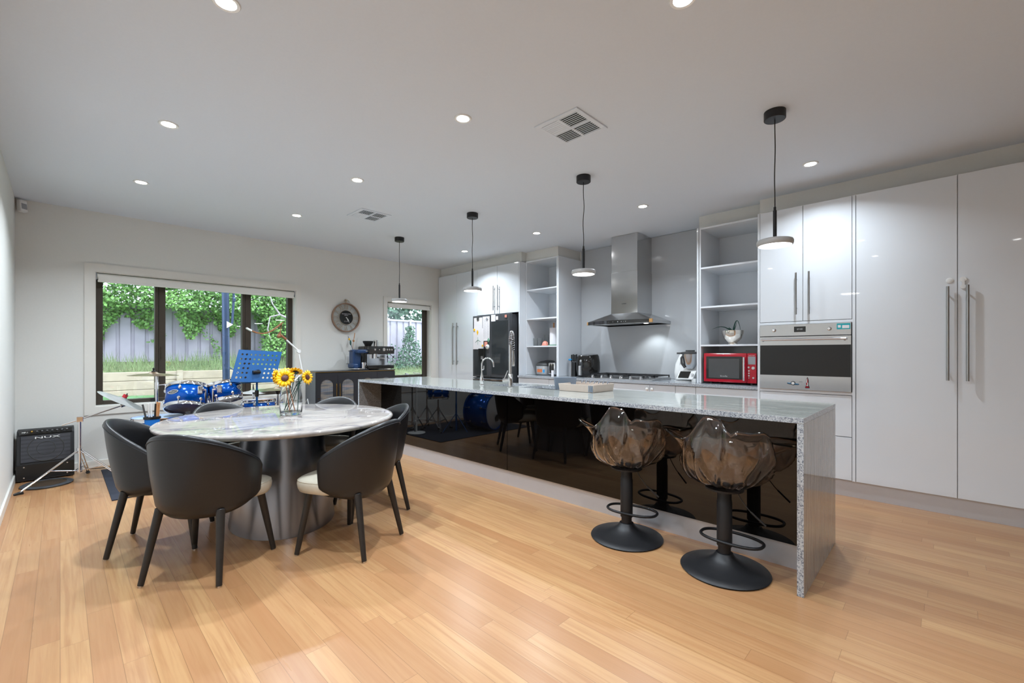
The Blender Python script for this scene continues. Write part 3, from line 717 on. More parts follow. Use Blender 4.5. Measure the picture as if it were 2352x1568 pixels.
G().tube(hel, .0022, 6).out('spring', 'chrome', r, smooth=60)
G().lathe([(0, 0), (.014, 0), (.017, .01), (.017, .08), (.012, .12), (.012, .15), (0, .15)], c=(cx+.048, cy+.008, 1.10), n=20).out('spray_head', 'steelv', r, smooth=40)
G().box(cx, cx+.048, cy, cy+.008, 1.145, 1.157).out('spray_holder', 'steelv', r)
G().cyl((cx, cy, .965), (cx-.035, cy+.065, .965), .019).out('side_valve', 'steelv', r, smooth=40)
G().cyl((cx-.030, cy+.055, .972), (cx-.006, cy+.028, 1.06), .006, .0045).out('lever', 'steelv', r, smooth=40)
# tray and bin over the sink
r = root('sink_caddy_bin', 'blue grey plastic bin standing behind the taupe tray by the sink', 'bin', (3.26, 2.67, .9))
mb = Matrix.Translation((3.20, 2.455, .902)) @ Matrix.Rotation(-.75, 4, 'Z')
g = G(); qq = lambda w, d, z: [(mb @ Vector((x*w, y*d, z))) for x, y in ((-1, -1), (1, -1), (1, 1), (-1, 1))]
g.rings([qq(.088, .025, 0), qq(.100, .034, .105), qq(.096, .030, .105), qq(.084, .021, .004)], True, (True, True)); g.out('bin_wall', 'bluegrey', r, bevel=.002)
r = root('dish_tray', 'taupe rectangular dish tray with striped reflective corner on the island worktop', 'tray', (3.25, 2.32, .9))
mt = Matrix.Translation((3.20, 2.225, .901)) @ Matrix.Rotation(0.0, 4, 'Z')
g = G(); qq = lambda w, d, z: [(mt @ Vector((x*w, y*d, z))) for x, y in ((-1, -1), (1, -1), (1, 1), (-1, 1))]
g.rings([qq(.150, .175, 0), qq(.158, .183, .062), qq(.153, .178, .062), qq(.145, .170, .004)], True, (True, True)); g.out('tray_wall', 'taupe', r, bevel=.002)
g = G()
for y, s_ in ((2.057, .006), (2.073, .006), (2.089, .004)): g.box(3.0405, 3.0415, y-s_, y+s_, .905, .958)
g.out('corner_stripes', 'bluegrey', r)
g = G()
for k in range(7): g.tube([(3.34+.018*math.cos(a), 2.09+.045*k, .955+.02*math.sin(a)) for a in [PI*j/8 for j in range(9)]], .0035, 6)
g.out('plate_prongs', 'bluegrey', r)

# ---------------------------------------------------------------- things on the kitchen bench
def rbox(g, x0, x1, y0, y1, z0, z1, k=.0): return g.box(x0, x1, y0, y1, z0, z1)
r = root('rice_cooker', 'silver and grey rice cooker with colourful stickers in the shelf unit by the fridge', 'rice cooker', (5.12, 4.29, .9))
g = G()
R_ = []
for z, s in ((.902, .82), (.912, .93), (.93, .98), (1.02, 1.0), (1.035, .98)): R_.append([(5.12+.14*s*math.copysign(abs(math.cos(a))**.6, math.cos(a)), 4.29+.115*s*math.copysign(abs(math.sin(a))**.6, math.sin(a)), z) for a in [2*PI*i/32 for i in range(32)]])
g.rings(R_, True, (True, True)); g.out('pot_body', 'silver', r, smooth=40)
g = G(); R_ = []
for k, (z, s) in enumerate(((1.036, 1.0), (1.05, 1.01), (1.07, .9), (1.085, .6))): R_.append([(5.12+.14*s*math.copysign(abs(math.cos(a))**.6, math.cos(a)), 4.29+.115*s*math.copysign(abs(math.sin(a))**.6, math.sin(a)), z + (.12*(math.cos(a)*s+1)*.2 if k else 0)) for a in [2*PI*i/32 for i in range(32)]])
g.rings(R_, True, (True, True)); g.out('lid', 'darkgrey', r, smooth=40)
G().box(4.9785, 4.981, 4.25, 4.34, .945, .99).out('sticker', 'orange', r); G().box(4.985, 4.987, 4.205, 4.235, .94, .985).out('sticker', 'skyblue', r)
G().prism(circ(.03, 20, 0, 0, .018), 0, .002, frame((5.01, 4.32, 1.066), (0, -1, 0), (.75, 0, .45))).out('lid_badge', 'orange', r)
r = root('toaster', 'small chrome toaster beside the rice cooker on the granite bench', 'toaster', (5.12, 4.085, .9))
G().box(5.0, 5.25, 4.02, 4.15, .912, 1.09).out('toaster_body', 'chrome', r, bevel=.02, segs=4, smooth=40)
G().box(5.0, 5.25, 4.03, 4.14, .9015, .915).out('base', 'blackplastic', r); g = G().box(4.992, 5.0, 4.055, 4.062, .95, 1.07).box(4.992, 5.0, 4.10, 4.107, .95, 1.07); g.out('slot_trim', 'blackplastic', r)
G().box(5.03, 5.22, 4.05, 4.062, 1.088, 1.093).box(5.03, 5.22, 4.10, 4.112, 1.088, 1.093).out('bread_slot', 'blackplastic', r)
tag(G().box(4.93, 4.94, 3.99, 4.03, .901, .98).out('paper_card', 'paper', None), 'small white card standing in front of the toaster', 'card')
# shelf at 1.335: glasses, pink cup, paper roll
def tumbler(x, y, z, rad, h, label, handle=False, i=0):
    r = root('drinking_glass', label, 'glass', (x, y, z), group='glasses on the shelf by the fridge')
    G().lathe([(0, 0), (rad*.85, 0), (rad, h), (rad-.002, h), (rad*.85-.003, .006), (0, .006)], c=(x, y, z), n=28).out('glass_wall', 'clear', r, smooth=40)
    if handle: G().tube([(x, y-rad*.9-.03*math.sin(a), z+h*.5+.04*math.cos(a)) for a in [PI*k/10 for k in range(11)]], .004, 8).out('handle', 'clear', r, smooth=60)
tumbler(5.06, 4.445, 1.336, .036, .118, 'patterned clear tumbler, leftmost on the shelf above the rice cooker')
tumbler(5.06, 4.357, 1.336, .036, .118, 'patterned clear tumbler between the leftmost tumbler and the tall mug')
tumbler(5.30, 4.42, 1.336, .038, .175, 'tall clear glass mug behind the tumblers on the shelf', True)
r = root('saucer_cup', 'upturned pink cup on a pink saucer on the shelf', 'cup', (5.05, 4.25, 1.336))
G().lathe([(0, 0), (.05, 0), (.062, .008), (.060, .011), (.03, .004), (0, .004)], c=(5.05, 4.245, 1.336), n=28).out('saucer', 'pink', r, smooth=40)
G().lathe([(.048, 0), (.046, .02), (.036, .045), (.022, .055), (.021, .062), (0, .062)], c=(5.05, 4.245, 1.346), n=28).tube([(5.03, 4.20-.02*math.sin(a), 1.372+.018*math.cos(a)) for a in [PI*k/8 for k in range(9)]], .004, 8).out('cup', 'pink', r, smooth=40)
r = root('paper_towel_holder', 'white paper towel roll on a timber peg, right end of the shelf', 'paper towel', (5.1, 4.13, 1.336))
G().cyl((5.1, 4.12, 1.336), (5.1, 4.12, 1.35), .085, n=32).out('base', 'sage', r, smooth=40); G().cyl((5.1, 4.12, 1.35), (5.1, 4.12, 1.675), .012).out('peg', 'wood', r, smooth=40)
G().cyl((5.1, 4.12, 1.352), (5.1, 4.12, 1.60), .062, n=32).out('paper_roll', 'paper', r, smooth=40)
r = root('potted_sprig', 'tiny green plant beside the pink cup on shelf', 'plant', (5.27, 4.20, 1.336)); g = G(); G().lathe([(0, 0), (.03, 0), (.035, .06), (0, .06)], c=(5.27, 4.20, 1.336), n=16).out('pot', 'white', r)
for k in range(9):
    a = k*.7; g.face([(5.27, 4.20, 1.39), (5.27+.03*math.cos(a+.3), 4.20+.03*math.sin(a+.3), 1.42), (5.27+.05*math.cos(a), 4.20+.05*math.sin(a), 1.44+.01*(k % 3)), (5.27+.03*math.cos(a-.3), 4.20+.03*math.sin(a-.3), 1.42)])
g.out('leaves', 'stem', r)
# knife block, air fryer
r = root('knife_block', 'steel sided knife block with four black handles left of the air fryer', 'knife block', (5.15, 3.79, .9))
G().box(5.05, 5.25, 3.765, 3.815, .9015, 1.105).out('block_side', 'steelv', r, bevel=.004); G().box(5.055, 5.245, 3.700, 3.764, .9015, 1.10).out('block_core', 'blackplastic', r, bevel=.004)
for k in range(4): G().box(5.08, 5.10, 3.779-.028*k, 3.793-.028*k, 1.106, 1.205+.006*(k % 2)).out('knife_handle', 'blackplastic', r, bevel=.003)
G().ball((5.07, 3.80, 1.135), .022, (1, 1.3, .6)).out('blue_scoop', 'skyblue', r, smooth=60)
r = root('air_fryer', 'black gloss air fryer with silver drawer handle beside the knife block', 'air fryer', (5.12, 3.53, .9))
g = G(); R_ = []
for z, s in ((.9015, .80), (.92, .90), (1.0, 1.0), (1.10, .99), (1.18, .90), (1.205, .80)): R_.append([(5.13+.15*s*math.copysign(abs(math.cos(a))**.55, math.cos(a)), 3.535+.145*s*math.copysign(abs(math.sin(a))**.75, math.sin(a)), z+.012*math.cos(a)*(z > 1.1)) for a in [2*PI*i/36 for i in range(36)]])
g.rings(R_, True, (True, True)); g.out('fryer_body', 'fryer', r, smooth=50)
G().box(4.95, 4.992, 3.535, 3.572, .925, 1.055).out('drawer_handle', 'silver', r, bevel=.006); G().lathe([(0, .012), (.016, .010), (.018, 0), (0, 0)], n=20, m=FX(4.990, 3.555, 1.12)).out('dial', 'silver', r)
# food processor
r = root('food_processor', 'white cooking food processor with steel bowl and tilted screen right of the cooktop', 'food processor', (5.12, 2.12, .9))
g = G(); R_ = []
for z, s, o_ in ((.902, .85, 0), (.92, .97, 0), (1.0, 1.0, .0), (1.10, .9, .01), (1.20, .62, .02), (1.235, .45, .03)): R_.append([(5.17+o_+.14*s*math.copysign(abs(math.cos(a))**.7, math.cos(a)), 2.13+o_+.165*s*math.copysign(abs(math.sin(a))**.7, math.sin(a)), z) for a in [2*PI*i/36 for i in range(36)]])
g.rings(R_, True, (True, True)); g.out('machine_body', 'white', r, smooth=50)
G().lathe([(0, 0), (.045, 0), (.075, .05), (.088, .16), (.090, .165), (0, .165)], c=(5.03, 2.07, 1.05), n=32).out('mixing_bowl', 'steelv', r, smooth=40)
G().lathe([(0, 0), (.094, 0), (.094, .022), (.05, .03), (.05, .045), (0, .045)], c=(5.03, 2.07, 1.216), n=32).box(4.99, 5.07, 2.16, 2.21, 1.215, 1.235).out('bowl_lid', 'darkgrey', r, smooth=40)
G().tube([(4.985, 2.12, 1.215), (4.965, 2.145, 1.17), (4.965, 2.14, 1.11), (4.98, 2.11, 1.06)], .013, 10).out('bowl_handle', 'darkgrey', r, smooth=60)
mp = frame((5.0, 2.10, .975), (0, -1, 0), (.35, 0, .94))
G().prism([(-.105, -.055), (.085, -.055), (.115, .05), (-.075, .05)], 0, .022, mp).out('control_panel', 'white', r, bevel=.004)
G().prism([(-.085, -.042), (.035, -.042), (.055, .038), (-.065, .038)], .022, .024, mp).out('screen', 'screen', r)
G().lathe([(0, .036), (.014, .036), (.017, .022), (0, .022)], n=20, m=mp @ Matrix.Translation((.075, 0, 0))).out('selector_knob', 'silver', r)
G().box(4.97, 5.02, 1.985, 2.03, .9015, .94).out('power_unit', 'white', r)
G().tube([(5.0, 2.02, .905), (4.96, 2.08, .905), (4.93, 2.16, .905), (4.97, 2.22, .905), (5.05, 2.26, .905)], .0035, 6).out('power_cord', 'white', r)
# microwave
r = root('microwave_oven', 'red microwave oven with silver door handle and control panel', 'microwave', (5.1, 1.61, .9))
mx0, ya, yb = 4.885, 1.345, 1.865
G().box(mx0+.02, 5.30, ya+.005, yb-.005, .925, 1.215).out('microwave_case', 'darkgrey', r, bevel=.006)
dd = G().box(mx0, mx0+.022, 1.432, yb, .920, 1.225).out('microwave_door', 'red', r, bevel=.010, segs=4)
G().box(mx0-.002, mx0+.003, 1.475, yb-.028, .953, 1.192).out('door_window', 'blackshine', dd, bevel=.004)
G().box(mx0-.003, mx0-.001, 1.505, yb-.055, .965, 1.168).out('window_mesh', 'darkgrey', dd)
text('Breville', .024, FX(mx0-.0032, 1.655, .985), 'silver', dd, 'brand_lettering')
g = G().cyl((mx0-.026, 1.455, .945), (mx0-.026, 1.455, 1.185), .0095); g.box(mx0-.026, mx0, 1.450, 1.460, .955, .965).box(mx0-.026, mx0, 1.450, 1.460, 1.165, 1.175); g.out('handle', 'chrome', dd, smooth=40)
cp = G().box(mx0, mx0+.022, ya, 1.430, .920, 1.225).out('control_panel', 'red', r, bevel=.006)
G().box(mx0-.0015, mx0+.001, 1.353, 1.422, 1.112, 1.192).out('display', 'grey', cp, bevel=.002)
text('Quick Touch', .0105, FX(mx0-.0012, 1.388, 1.203), 'paper', cp)
for (y, z, s) in ((1.415, 1.082, .0105), (1.374, 1.075, .0165), (1.412, 1.047, .009), (1.412, 1.022, .009), (1.412, .997, .009), (1.412, .975, .005), (1.372, .976, .010)):
    G().lathe([(0, .006), (s*.8, .006), (s, 0), (0, 0)], n=18, m=FX(mx0, y, z)).out('button', 'silver', cp, smooth=40)
g = G()
for y in (1.40, 1.80): g.cyl((4.93, y, .9012), (4.93, y, .926), .016).cyl((5.25, y, .9012), (5.25, y, .926), .016)
g.out('feet', 'blackplastic', r)
# bowl with aloe on the shelf
r = root('planter_bowl', 'silver footed bowl holding a spiky plant on the shelf above the microwave', 'bowl', (5.05, 1.62, 1.319))
G().lathe([(0, 0), (.045, 0), (.046, .012), (.040, .020), (.05, .03), (.085, .065), (.103, .115), (.106, .15), (.102, .15), (.08, .07), (.04, .035), (0, .03)], c=(5.05, 1.62, 1.319), n=40).out('bowl', 'chromeb', r, smooth=50)
G().cyl((5.05, 1.62, 1.40), (5.05, 1.62, 1.455), .088, .096).out('soil', 'brown', r)
r = root('aloe_plant', 'spiky aloe with four long curved leaves in the silver bowl', 'plant', (5.05, 1.62, 1.45))
for (dy, dz, cu, s) in ((.20, .035, .05, .008), (-.10, -.05, .13, .008), (-.05, .10, .01, .009), (.03, .055, .0, .010), (.05, .03, .03, .008), (-.02, .04, .0, .009)):
    pts = [(5.05-.03*t, 1.62+dy*t, 1.455+dz*t*t+cu*math.sin(PI*t)) for t in [i/10 for i in range(11)]]
    G().tube(pts, [s*(1-t*.09) if t < 10 else .001 for t in range(11)], 6).out('leaf', 'stem', r, smooth=60)
# ================================================================ DINING SET
TC = Vector((1.187, 3.575, 0)); TA = math.radians(78)
r = root('dining_table', 'oval white marble dining table on a flared brushed metal pedestal', 'dining table', (TC.x, TC.y, 0))
prof = [(0, .712), (.955, .712), (.978, .716), (.993, .724), (1.0, .734), (.996, .743), (.984, .7485), (.965, .750), (0, .750)]
G().lathe(prof, c=TC, n=112, sx=.838, sy=.792, rot=TA).out('tabletop', 'marble', r, smooth=60)
G().lathe([(0, .700), (.62, .700), (.64, .7115), (0, .7115)], c=TC, n=64, sx=.80, sy=.76, rot=TA).out('underside_plate', 'blackwood', r, smooth=40)
n = 14
g = G(); R_ = []
for k in range(n+1):
    t = k/n; a = .475-.118*t-.0*t; b = .352-.088*t
    R_.append([(TC.x+a*math.cos(q)*math.cos(TA)-b*math.sin(q)*math.sin(TA)-.012, TC.y+a*math.cos(q)*math.sin(TA)+b*math.sin(q)*math.cos(TA)-.02, .001+.6985*t) for q in [2*PI*i/72 for i in range(72)]])
g.rings(R_, True, (True, True)).out('pedestal', 'pedestal', r, smooth=40)

def dining_chair():
    r = root('dining_chair', '', 'chair', local=True)
    # legs
    for s in (-1, 1):
        for (x0, y0, x1, y1) in ((-.15, .165*s, -.225, .207*s), (.17, .195*s, .222, .248*s)):
            l = G().cyl((x0, y0, .385), (x1, y1, .006), .0225, .0145, 20).out('leg', 'blackwood', r, smooth=40, bevel=.003)
            G().cyl((x1, y1, 0), (x1, y1, .007), .008, n=12).out('foot_glide', 'chrome', l)
    # seat cushion: rounded plan, domed top
    g = G(); R_ = []
    def plan(s, n=44):
        out = []
        for i in range(n):
            a = 2*PI*i/n; c, q = math.cos(a), math.sin(a)
            x = .258*math.copysign(abs(c)**.46, c); y = .262*math.copysign(abs(q)**.5, q)
            if x < 0: y *= .84; x *= .80
            out.append((.028+x*s, y*s))
        return out
    for z, s in ((.376, .90), (.381, .955), (.40, .985), (.428, 1.0), (.446, .985), (.456, .95), (.463, .86), (.468, .6), (.470, .2)):
        R_.append([(x, y, z) for x, y in plan(s)])
    g.rings(R_, True, (True, True)); g.out('seat', 'cream', r, smooth=60)
    g = G(); g.tube([(x, y, .4465) for x, y in plan(.984)], .0022, 6, closed=True); g.out('seat_piping', 'cream', r, smooth=60)
    G().lathe([(0, .352), (.19, .352), (.20, .378), (0, .378)], c=(.01, 0, 0), n=32).out('seat_base', 'blackwood', r)
    # wrap-around back shell
    nt, nz = 44, 14; outer = []; rim = []
    for i in range(nt+1):
        th = -PI/2 + PI*i/nt; th *= 1.0
        e = abs(2*i/nt-1)                      # 1 at the arm ends
        zt = .592 + .208*(math.cos(th)**.95 if math.cos(th) > 1e-6 else 0)
        zb = .338 + .060*e**3
        er = max(0, (e-.93)/.07); zt -= .014*er**2; zb += .008*er**2
        col = []
        for k in range(nz+1):
            v = k/nz; z = zb+(zt-zb)*v
            h_ = (z-.36)/.44; f_ = .900+.100*math.sin(max(0, min(1, h_*1.15+.08))*PI/2)
            lean = .045*h_*math.cos(th)
            x = .045-(.296*f_)*math.cos(th)-lean; y = .292*(f_ if e < 1 else f_)*math.sin(th)*(1-.02*e)
            if k == 0: x += .040*math.cos(th); y *= .89
            if k == 1: x += .009*math.cos(th); y *= .975
            col.append(Vector((x, y, z)))
        outer.append(col)
    g = G(); R_ = []
    for col in outer:
        th_ = math.atan2(col[7].y, -(col[7].x-.045)); nrm = Vector((math.cos(th_), -math.sin(th_), 0))
        T = .036
        inn = [p + nrm*T*(1 if 0 < k < nz else .75) for k, p in enumerate(col)]
        rim.append((col[-1]+inn[-1])/2 + Vector((0, 0, .006)))
        ring = col + [(col[-1]*.75+inn[-1]*.25)+Vector((0, 0, .010)), (col[-1]*.25+inn[-1]*.75)+Vector((0, 0, .010))] + inn[::-1]
        R_.append(ring)
    def cap(ring, d): m_ = sum(ring, Vector())/len(ring); return [p.lerp(m_, .35)+Vector((d, 0, 0)) for p in ring]
    R_ = [cap(R_[0], .010)] + R_ + [cap(R_[-1], .010)]
    g.rings(R_, True, (True, True)); g.out('backrest_shell', 'leather', r, smooth=70)
    g = G(); g.tube([c_[-2]*.35+c_[-1]*.65+Vector((-.0035 if True else 0, 0, 0)) for c_ in outer[1:-1]], .0018, 6); g.out('shell_piping', 'leatherin', r, smooth=60)
    return r
ch = dining_chair()
seats = [  # centre x, y, facing angle (deg), label
 (.475, 3.655, -22, 'black dining chair at the left of the table, by the drum rug'),
 (.600, 3.020, 44, 'black dining chair nearest the camera, seen from behind at the table front left'),
 (1.325, 2.723, 117.5, 'black and cream dining chair at the front right of the table'),
 (1.720, 3.235, 169, 'black dining chair between table and island, behind the front right chair'),
 (1.665, 3.965, 219, 'black dining chair on the far side of the table before the sideboard'),
 (.985, 4.175, -76, 'black dining chair on the far side of the table before the drums')]
for i, (x, y, a, lab) in enumerate(seats):
    if i == 0: ch.location = (x, y, 0); ch.rotation_euler = (0, 0, math.radians(a)); ch['label'] = lab; ch['group'] = 'dining chairs round the marble table'
    else: dup(ch, (x, y, 0), math.radians(a), lab)
# vase and flowers
VX, VY = 1.245, 3.60
r = root('glass_vase', 'clear glass vase of sunflowers standing on the marble table', 'vase', (VX, VY, .75))
vp = [(0, 0), (.068, 0), (.076, .006), (.079, .03), (.079, .10), (.076, .16), (.070, .205), (.060, .235), (.058, .25), (.062, .262)]
G().lathe([(a, b) for a, b in vp] + [(a-.0035, b) for a, b in vp[::-1][:-3]] + [(.070, .022), (0, .018)], c=(VX, VY, .7505), n=48).out('vase_wall', 'clear', r, smooth=50)
def flower(head, nrm, foot, size, label, stem='stem'):
    h_ = Vector(head); nr = Vector(nrm).normalized(); a = nr.orthogonal().normalized(); b = nr.cross(a)
    r = root('sunflower', label, 'flower', tuple(h_), group='sunflowers in the vase')
    neck = Vector((VX+(h_.x-VX)*.35, VY+(h_.y-VY)*.35, .985)); back = h_-nr*size*.25
    G().tube([foot, Vector(foot).lerp(neck, .5), neck, neck.lerp(back, .6)+Vector((0, 0, .004)), back], .0035, 8).out('stem', stem, r, smooth=60)
    G().lathe([(0, .012), (size*.26, .010), (size*.33, .002), (size*.30, -.008), (0, -.008)], n=24, m=frame(h_, a, b)).out('seed_head', 'brown', r, smooth=50)
    g = G()
    for ringn, (n_, off, ln, up) in enumerate(((13, 0, 1.0, .12), (13, .24, .92, -.10))):
        for k in range(n_):
            t = 2*PI*k/n_+off+random.uniform(-.06, .06); d = a*math.cos(t)+b*math.sin(t); sd = -a*math.sin(t)+b*math.cos(t)
            L_ = size*ln*random.uniform(.92, 1.06); w_ = size*.17; lift = nr*size*up
            p = [h_+d*size*.26-sd*w_*.5-nr*.002, h_+d*size*.62-sd*w_+lift*.6, h_+d*L_+lift*.2, h_+d*size*.62+sd*w_+lift*.6, h_+d*size*.26+sd*w_*.5-nr*.002]
            m_ = h_+d*size*.6+lift*1.25
            vs_ = [g.b.verts.new(q) for q in p]; c_ = g.b.verts.new(m_)
            for u in range(5): g.b.faces.new((vs_[u], vs_[(u+1) % 5], c_))
    g.out('petals', 'yellow', r, smooth=40, solid=.0012)
    g = G()
    for k in range(5):
        t = 2*PI*k/5; d = a*math.cos(t)+b*math.sin(t); sd = -a*math.sin(t)+b*math.cos(t); q = h_-nr*.014
        g.face([q, q+d*size*.2-sd*size*.12, q+d*size*.42-nr*.002, q+d*size*.2+sd*size*.12])
    g.out('sepals', 'stem', r)
# camera-side direction from the vase
cd = Vector((-VX, -VY, 0)).normalized(); rt = Vector((.699, -.715, 0))
V0 = Vector((VX, VY, 0))
def at(rr, dd, z): return tuple(V0+rt*rr+cd*dd+Vector((0, 0, z)))
flower(at(-.046, .05, 1.035), cd*.9+Vector((0, 0, .35))-rt*.25, at(.03, .01, .775), .080, 'largest sunflower facing the camera with brown woven centre', 'stemo')
flower(at(-.020, -.02, 1.085), cd*.35+Vector((0, 0, 1))+rt*.1, at(-.05, .0, .78), .068, 'sunflower tilted upwards behind the front bloom')
flower(at(-.115, .02, 1.045), -rt*.95+cd*.1, at(-.01, .0, .775), .066, 'sunflower turned away at the left of the vase', 'stemo')
flower(at(.040, -.01, 1.085), -cd*.5+rt*.2+Vector((0, 0, .7)), at(-.03, -.03, .775), .060, 'sunflower seen from behind at the top right of the bunch')
flower(at(.125, .01, 1.040), rt*.85+cd*.35+Vector((0, 0, .15)), at(-.055, -.02, .775), .060, 'sunflower facing right at the right of the vase')
def sprig(top, foot, label, mat='sage', n=12, ln=.02):
    r = root('leaf_sprig', label, 'foliage', tuple(top), group='green sprigs in the vase'); T_, F_ = Vector(top), Vector(foot)
    G().tube([F_, F_.lerp(T_, .5)+Vector((0, 0, .01)), T_], .003, 6).out('stem', 'stem', r)
    g = G()
    for k in range(n):
        p = F_.lerp(T_, .72+.28*k/n); a = k*2.4; d = Vector((math.cos(a), math.sin(a), .3)); s_ = Vector((-math.sin(a), math.cos(a), 0))
        g.face([p, p+d*ln*.5-s_*ln*.4, p+d*ln*1.2, p+d*ln*.5+s_*ln*.4])
    g.out('leaves', mat, r)
sprig(at(.100, .0, 1.075), at(-.01, -.03, .775), 'pale green leafy sprig right of the sunflowers')
sprig(at(.060, .03, 1.045), at(.05, .01, .775), 'dark green leafy sprig under the right sunflower', 'stem', 9, .024)
sprig(at(.085, .04, 1.035), at(-.035, -.01, .78), 'dark sprig leaning right in the vase', 'stem', 8, .022)

# ---------------------------------------------------------------- bar stools
def bar_stool():
    r = root('bar_stool', '', 'bar stool', local=True)
    G().lathe([(0, .004), (.228, .004), (.234, .008), (.230, .014), (.19, .024), (.13, .040), (.085, .058), (.058, .078), (.044, .100), (.0, .100)], n=56).out('base', 'blackmetal', r, smooth=50)
    G().lathe([(0, 0), (.225, 0), (.228, .006), (0, .006)], n=48).out('base_ring', 'blackplastic', r)
    G().lathe([(0, .09), (.0335, .09), (.0335, .14), (0, .14)], n=28).lathe([(0, .14), (.040, .14), (.040, .39), (.037, .395), (.0365, .462), (0, .462)], n=32).out('column', 'blackmetal', r, smooth=40)
    # foot ring: a flattened loop reaching out beside the column
    pts = []
    for k in range(40):
        a = 2*PI*k/40; c, s = math.cos(a), math.sin(a)
        px_, py_ = .095*math.copysign(abs(c)**.8, c), .165*math.copysign(abs(s)**.85, s); pts.append((-.045+px_*.94+py_*.34, .035+py_*.94-px_*.34, .168))
    G().tube(pts, .0085, 10, closed=True).out('foot_ring', 'blackmetal', r, smooth=60)
    G().tube([(.02, .06, .462), (.03, .085, .415), (.04, .115, .375), (.045, .13, .36)], .0028, 8).tube([(.045, .13, .36), (.06, .20, .30)], .0055, 8).out('height_lever', 'blackplastic', r, smooth=60)
    G().lathe([(0, .455), (.10, .458), (.10, .468), (0, .470)], n=32).out('seat_plate', 'blackmetal', r)
    # petal shaped translucent shell; +x faces the viewer of the photo, +y its right
    N, K = 132, 34; R_ = []
    def lobe(a, c, w_): d = (a-c+PI) % (2*PI)-PI; return math.exp(-(d/w_)**2)
    def sst(t): t = max(0, min(1, t)); return t*t*(3-2*t)
    for k in range(K+1):
        v = k/K; ring = []
        for i in range(N):
            a = 2*PI*i/N; s_ = (a+PI) % (2*PI)-PI
            H = .715 + max(.160*min(1, 1.25*lobe(a, -.42, .58)), .098*min(1, 1.35*lobe(a, .58, .62))) + .050*lobe(a, -PI/2-.08, .25) + .012*lobe(a, PI/2, .3)
            z = .468 + (H-.468)*(v**1.45)
            Rb = .212 + .018*math.cos(2*a+PI) + .016*lobe(a, .3, .6)
            rr = Rb*(math.sin(min(1, v*1.55)*PI/2)**.62)
            # the right hand petal laps over the tall back petal along a crease
            lap = sst((s_+.10)/.16)*sst((1.45-s_)/.5)*sst((v-.42)/.4)
            rr += .044*lap
            # rounded tops lean inwards, ear tips flare out
            rr -= (.070*lobe(a, -.42, .55) + .055*lobe(a, .65, .5)) * max(0, (v-.66)/.34)**2.0
            rr += (.160*lobe(a, PI/2+.12, .20) + .092*lobe(a, -PI/2-.06, .27)) * max(0, (v-.74)/.26)**1.7
            fold = 1.4*(1-abs(math.sin(a*3.0+v*2.1+.9)))**4+.8*(1-abs(math.sin(a*5.0-v*2.8+2)))**5-.5+.35*math.sin(a*8+v*5)
            rr += .0155*fold*math.sin(PI*min(1, v*1.02))**.8
            z += .006*v**6*math.sin(a*7)
            ring.append((rr*math.cos(a), rr*math.sin(a), z))
        R_.append(ring)
    g = G(); g.rings(R_[1:], True, (True, False)); g.out('seat_shell', 'amber', r, smooth=180, solid=.009)
    return r
bs = bar_stool()
for i, (x, y, lab) in enumerate(((2.630, .888, 'smoky amber petal shell bar stool nearest the waterfall end of island'), (2.640, 1.512, 'smoky amber petal shell bar stool further along the island, left of the nearest one'))):
    az = math.atan2(-y, -x)
    if i == 0: bs.location = (x, y, 0); bs.rotation_euler = (0, 0, az); bs['label'] = lab; bs['group'] = 'petal shell bar stools at the island'
    else: dup(bs, (x, y, 0), az, lab)

# ================================================================ BACK WALL
r = root('sideboard', 'charcoal sideboard with arched reeded glass doors and brass bar handles', 'sideboard', (3.05, 6.3, 0))
sx0, sx1, sy0, sy1, sz = 2.440, 3.655, 6.125, 6.495, .975
G().box(sx0, sx1, sy0+.02, sy1, .14, sz-.015).out('cabinet_body', 'sideL', r, bevel=.002)
G().box(sx0-.004, sx1+.004, sy0-.004, sy1, sz-.010, sz).out('sideboard_top', 'sidebd', r, bevel=.001)
G().box(sx0-.002, sx1+.002, sy0-.002, sy1, sz-.015, sz-.010).out('brass_edge_strip', 'brass', r)
dw = (sx1-sx0)/4
M['reeded'] = None
def reeded():
    t = NT('reeded_glass'); tc = t.new('ShaderNodeTexCoord'); sp = t.new('ShaderNodeSeparateXYZ'); t.l.new(tc.outputs['Object'], sp.inputs[0])
    s = t.math('SINE', t.math('MULTIPLY', sp.outputs[0], 520)); 
    n = t.noise(t.coord((2, 2, 14)), 1.5, 2)
    c = t.ramp(n, [(.35, srgb(92, 98, 106)), (.5, srgb(150, 140, 128)), (.6, srgb(110, 120, 134)), (.75, srgb(168, 150, 140))])
    t.set(Base_Color=t.mix(t.math('MULTIPLY_ADD', s, .25, .25), c, srgb(60, 62, 68)), Roughness=.12); t.bump(s, .4, .002); return t.m
M['reeded'] = reeded()
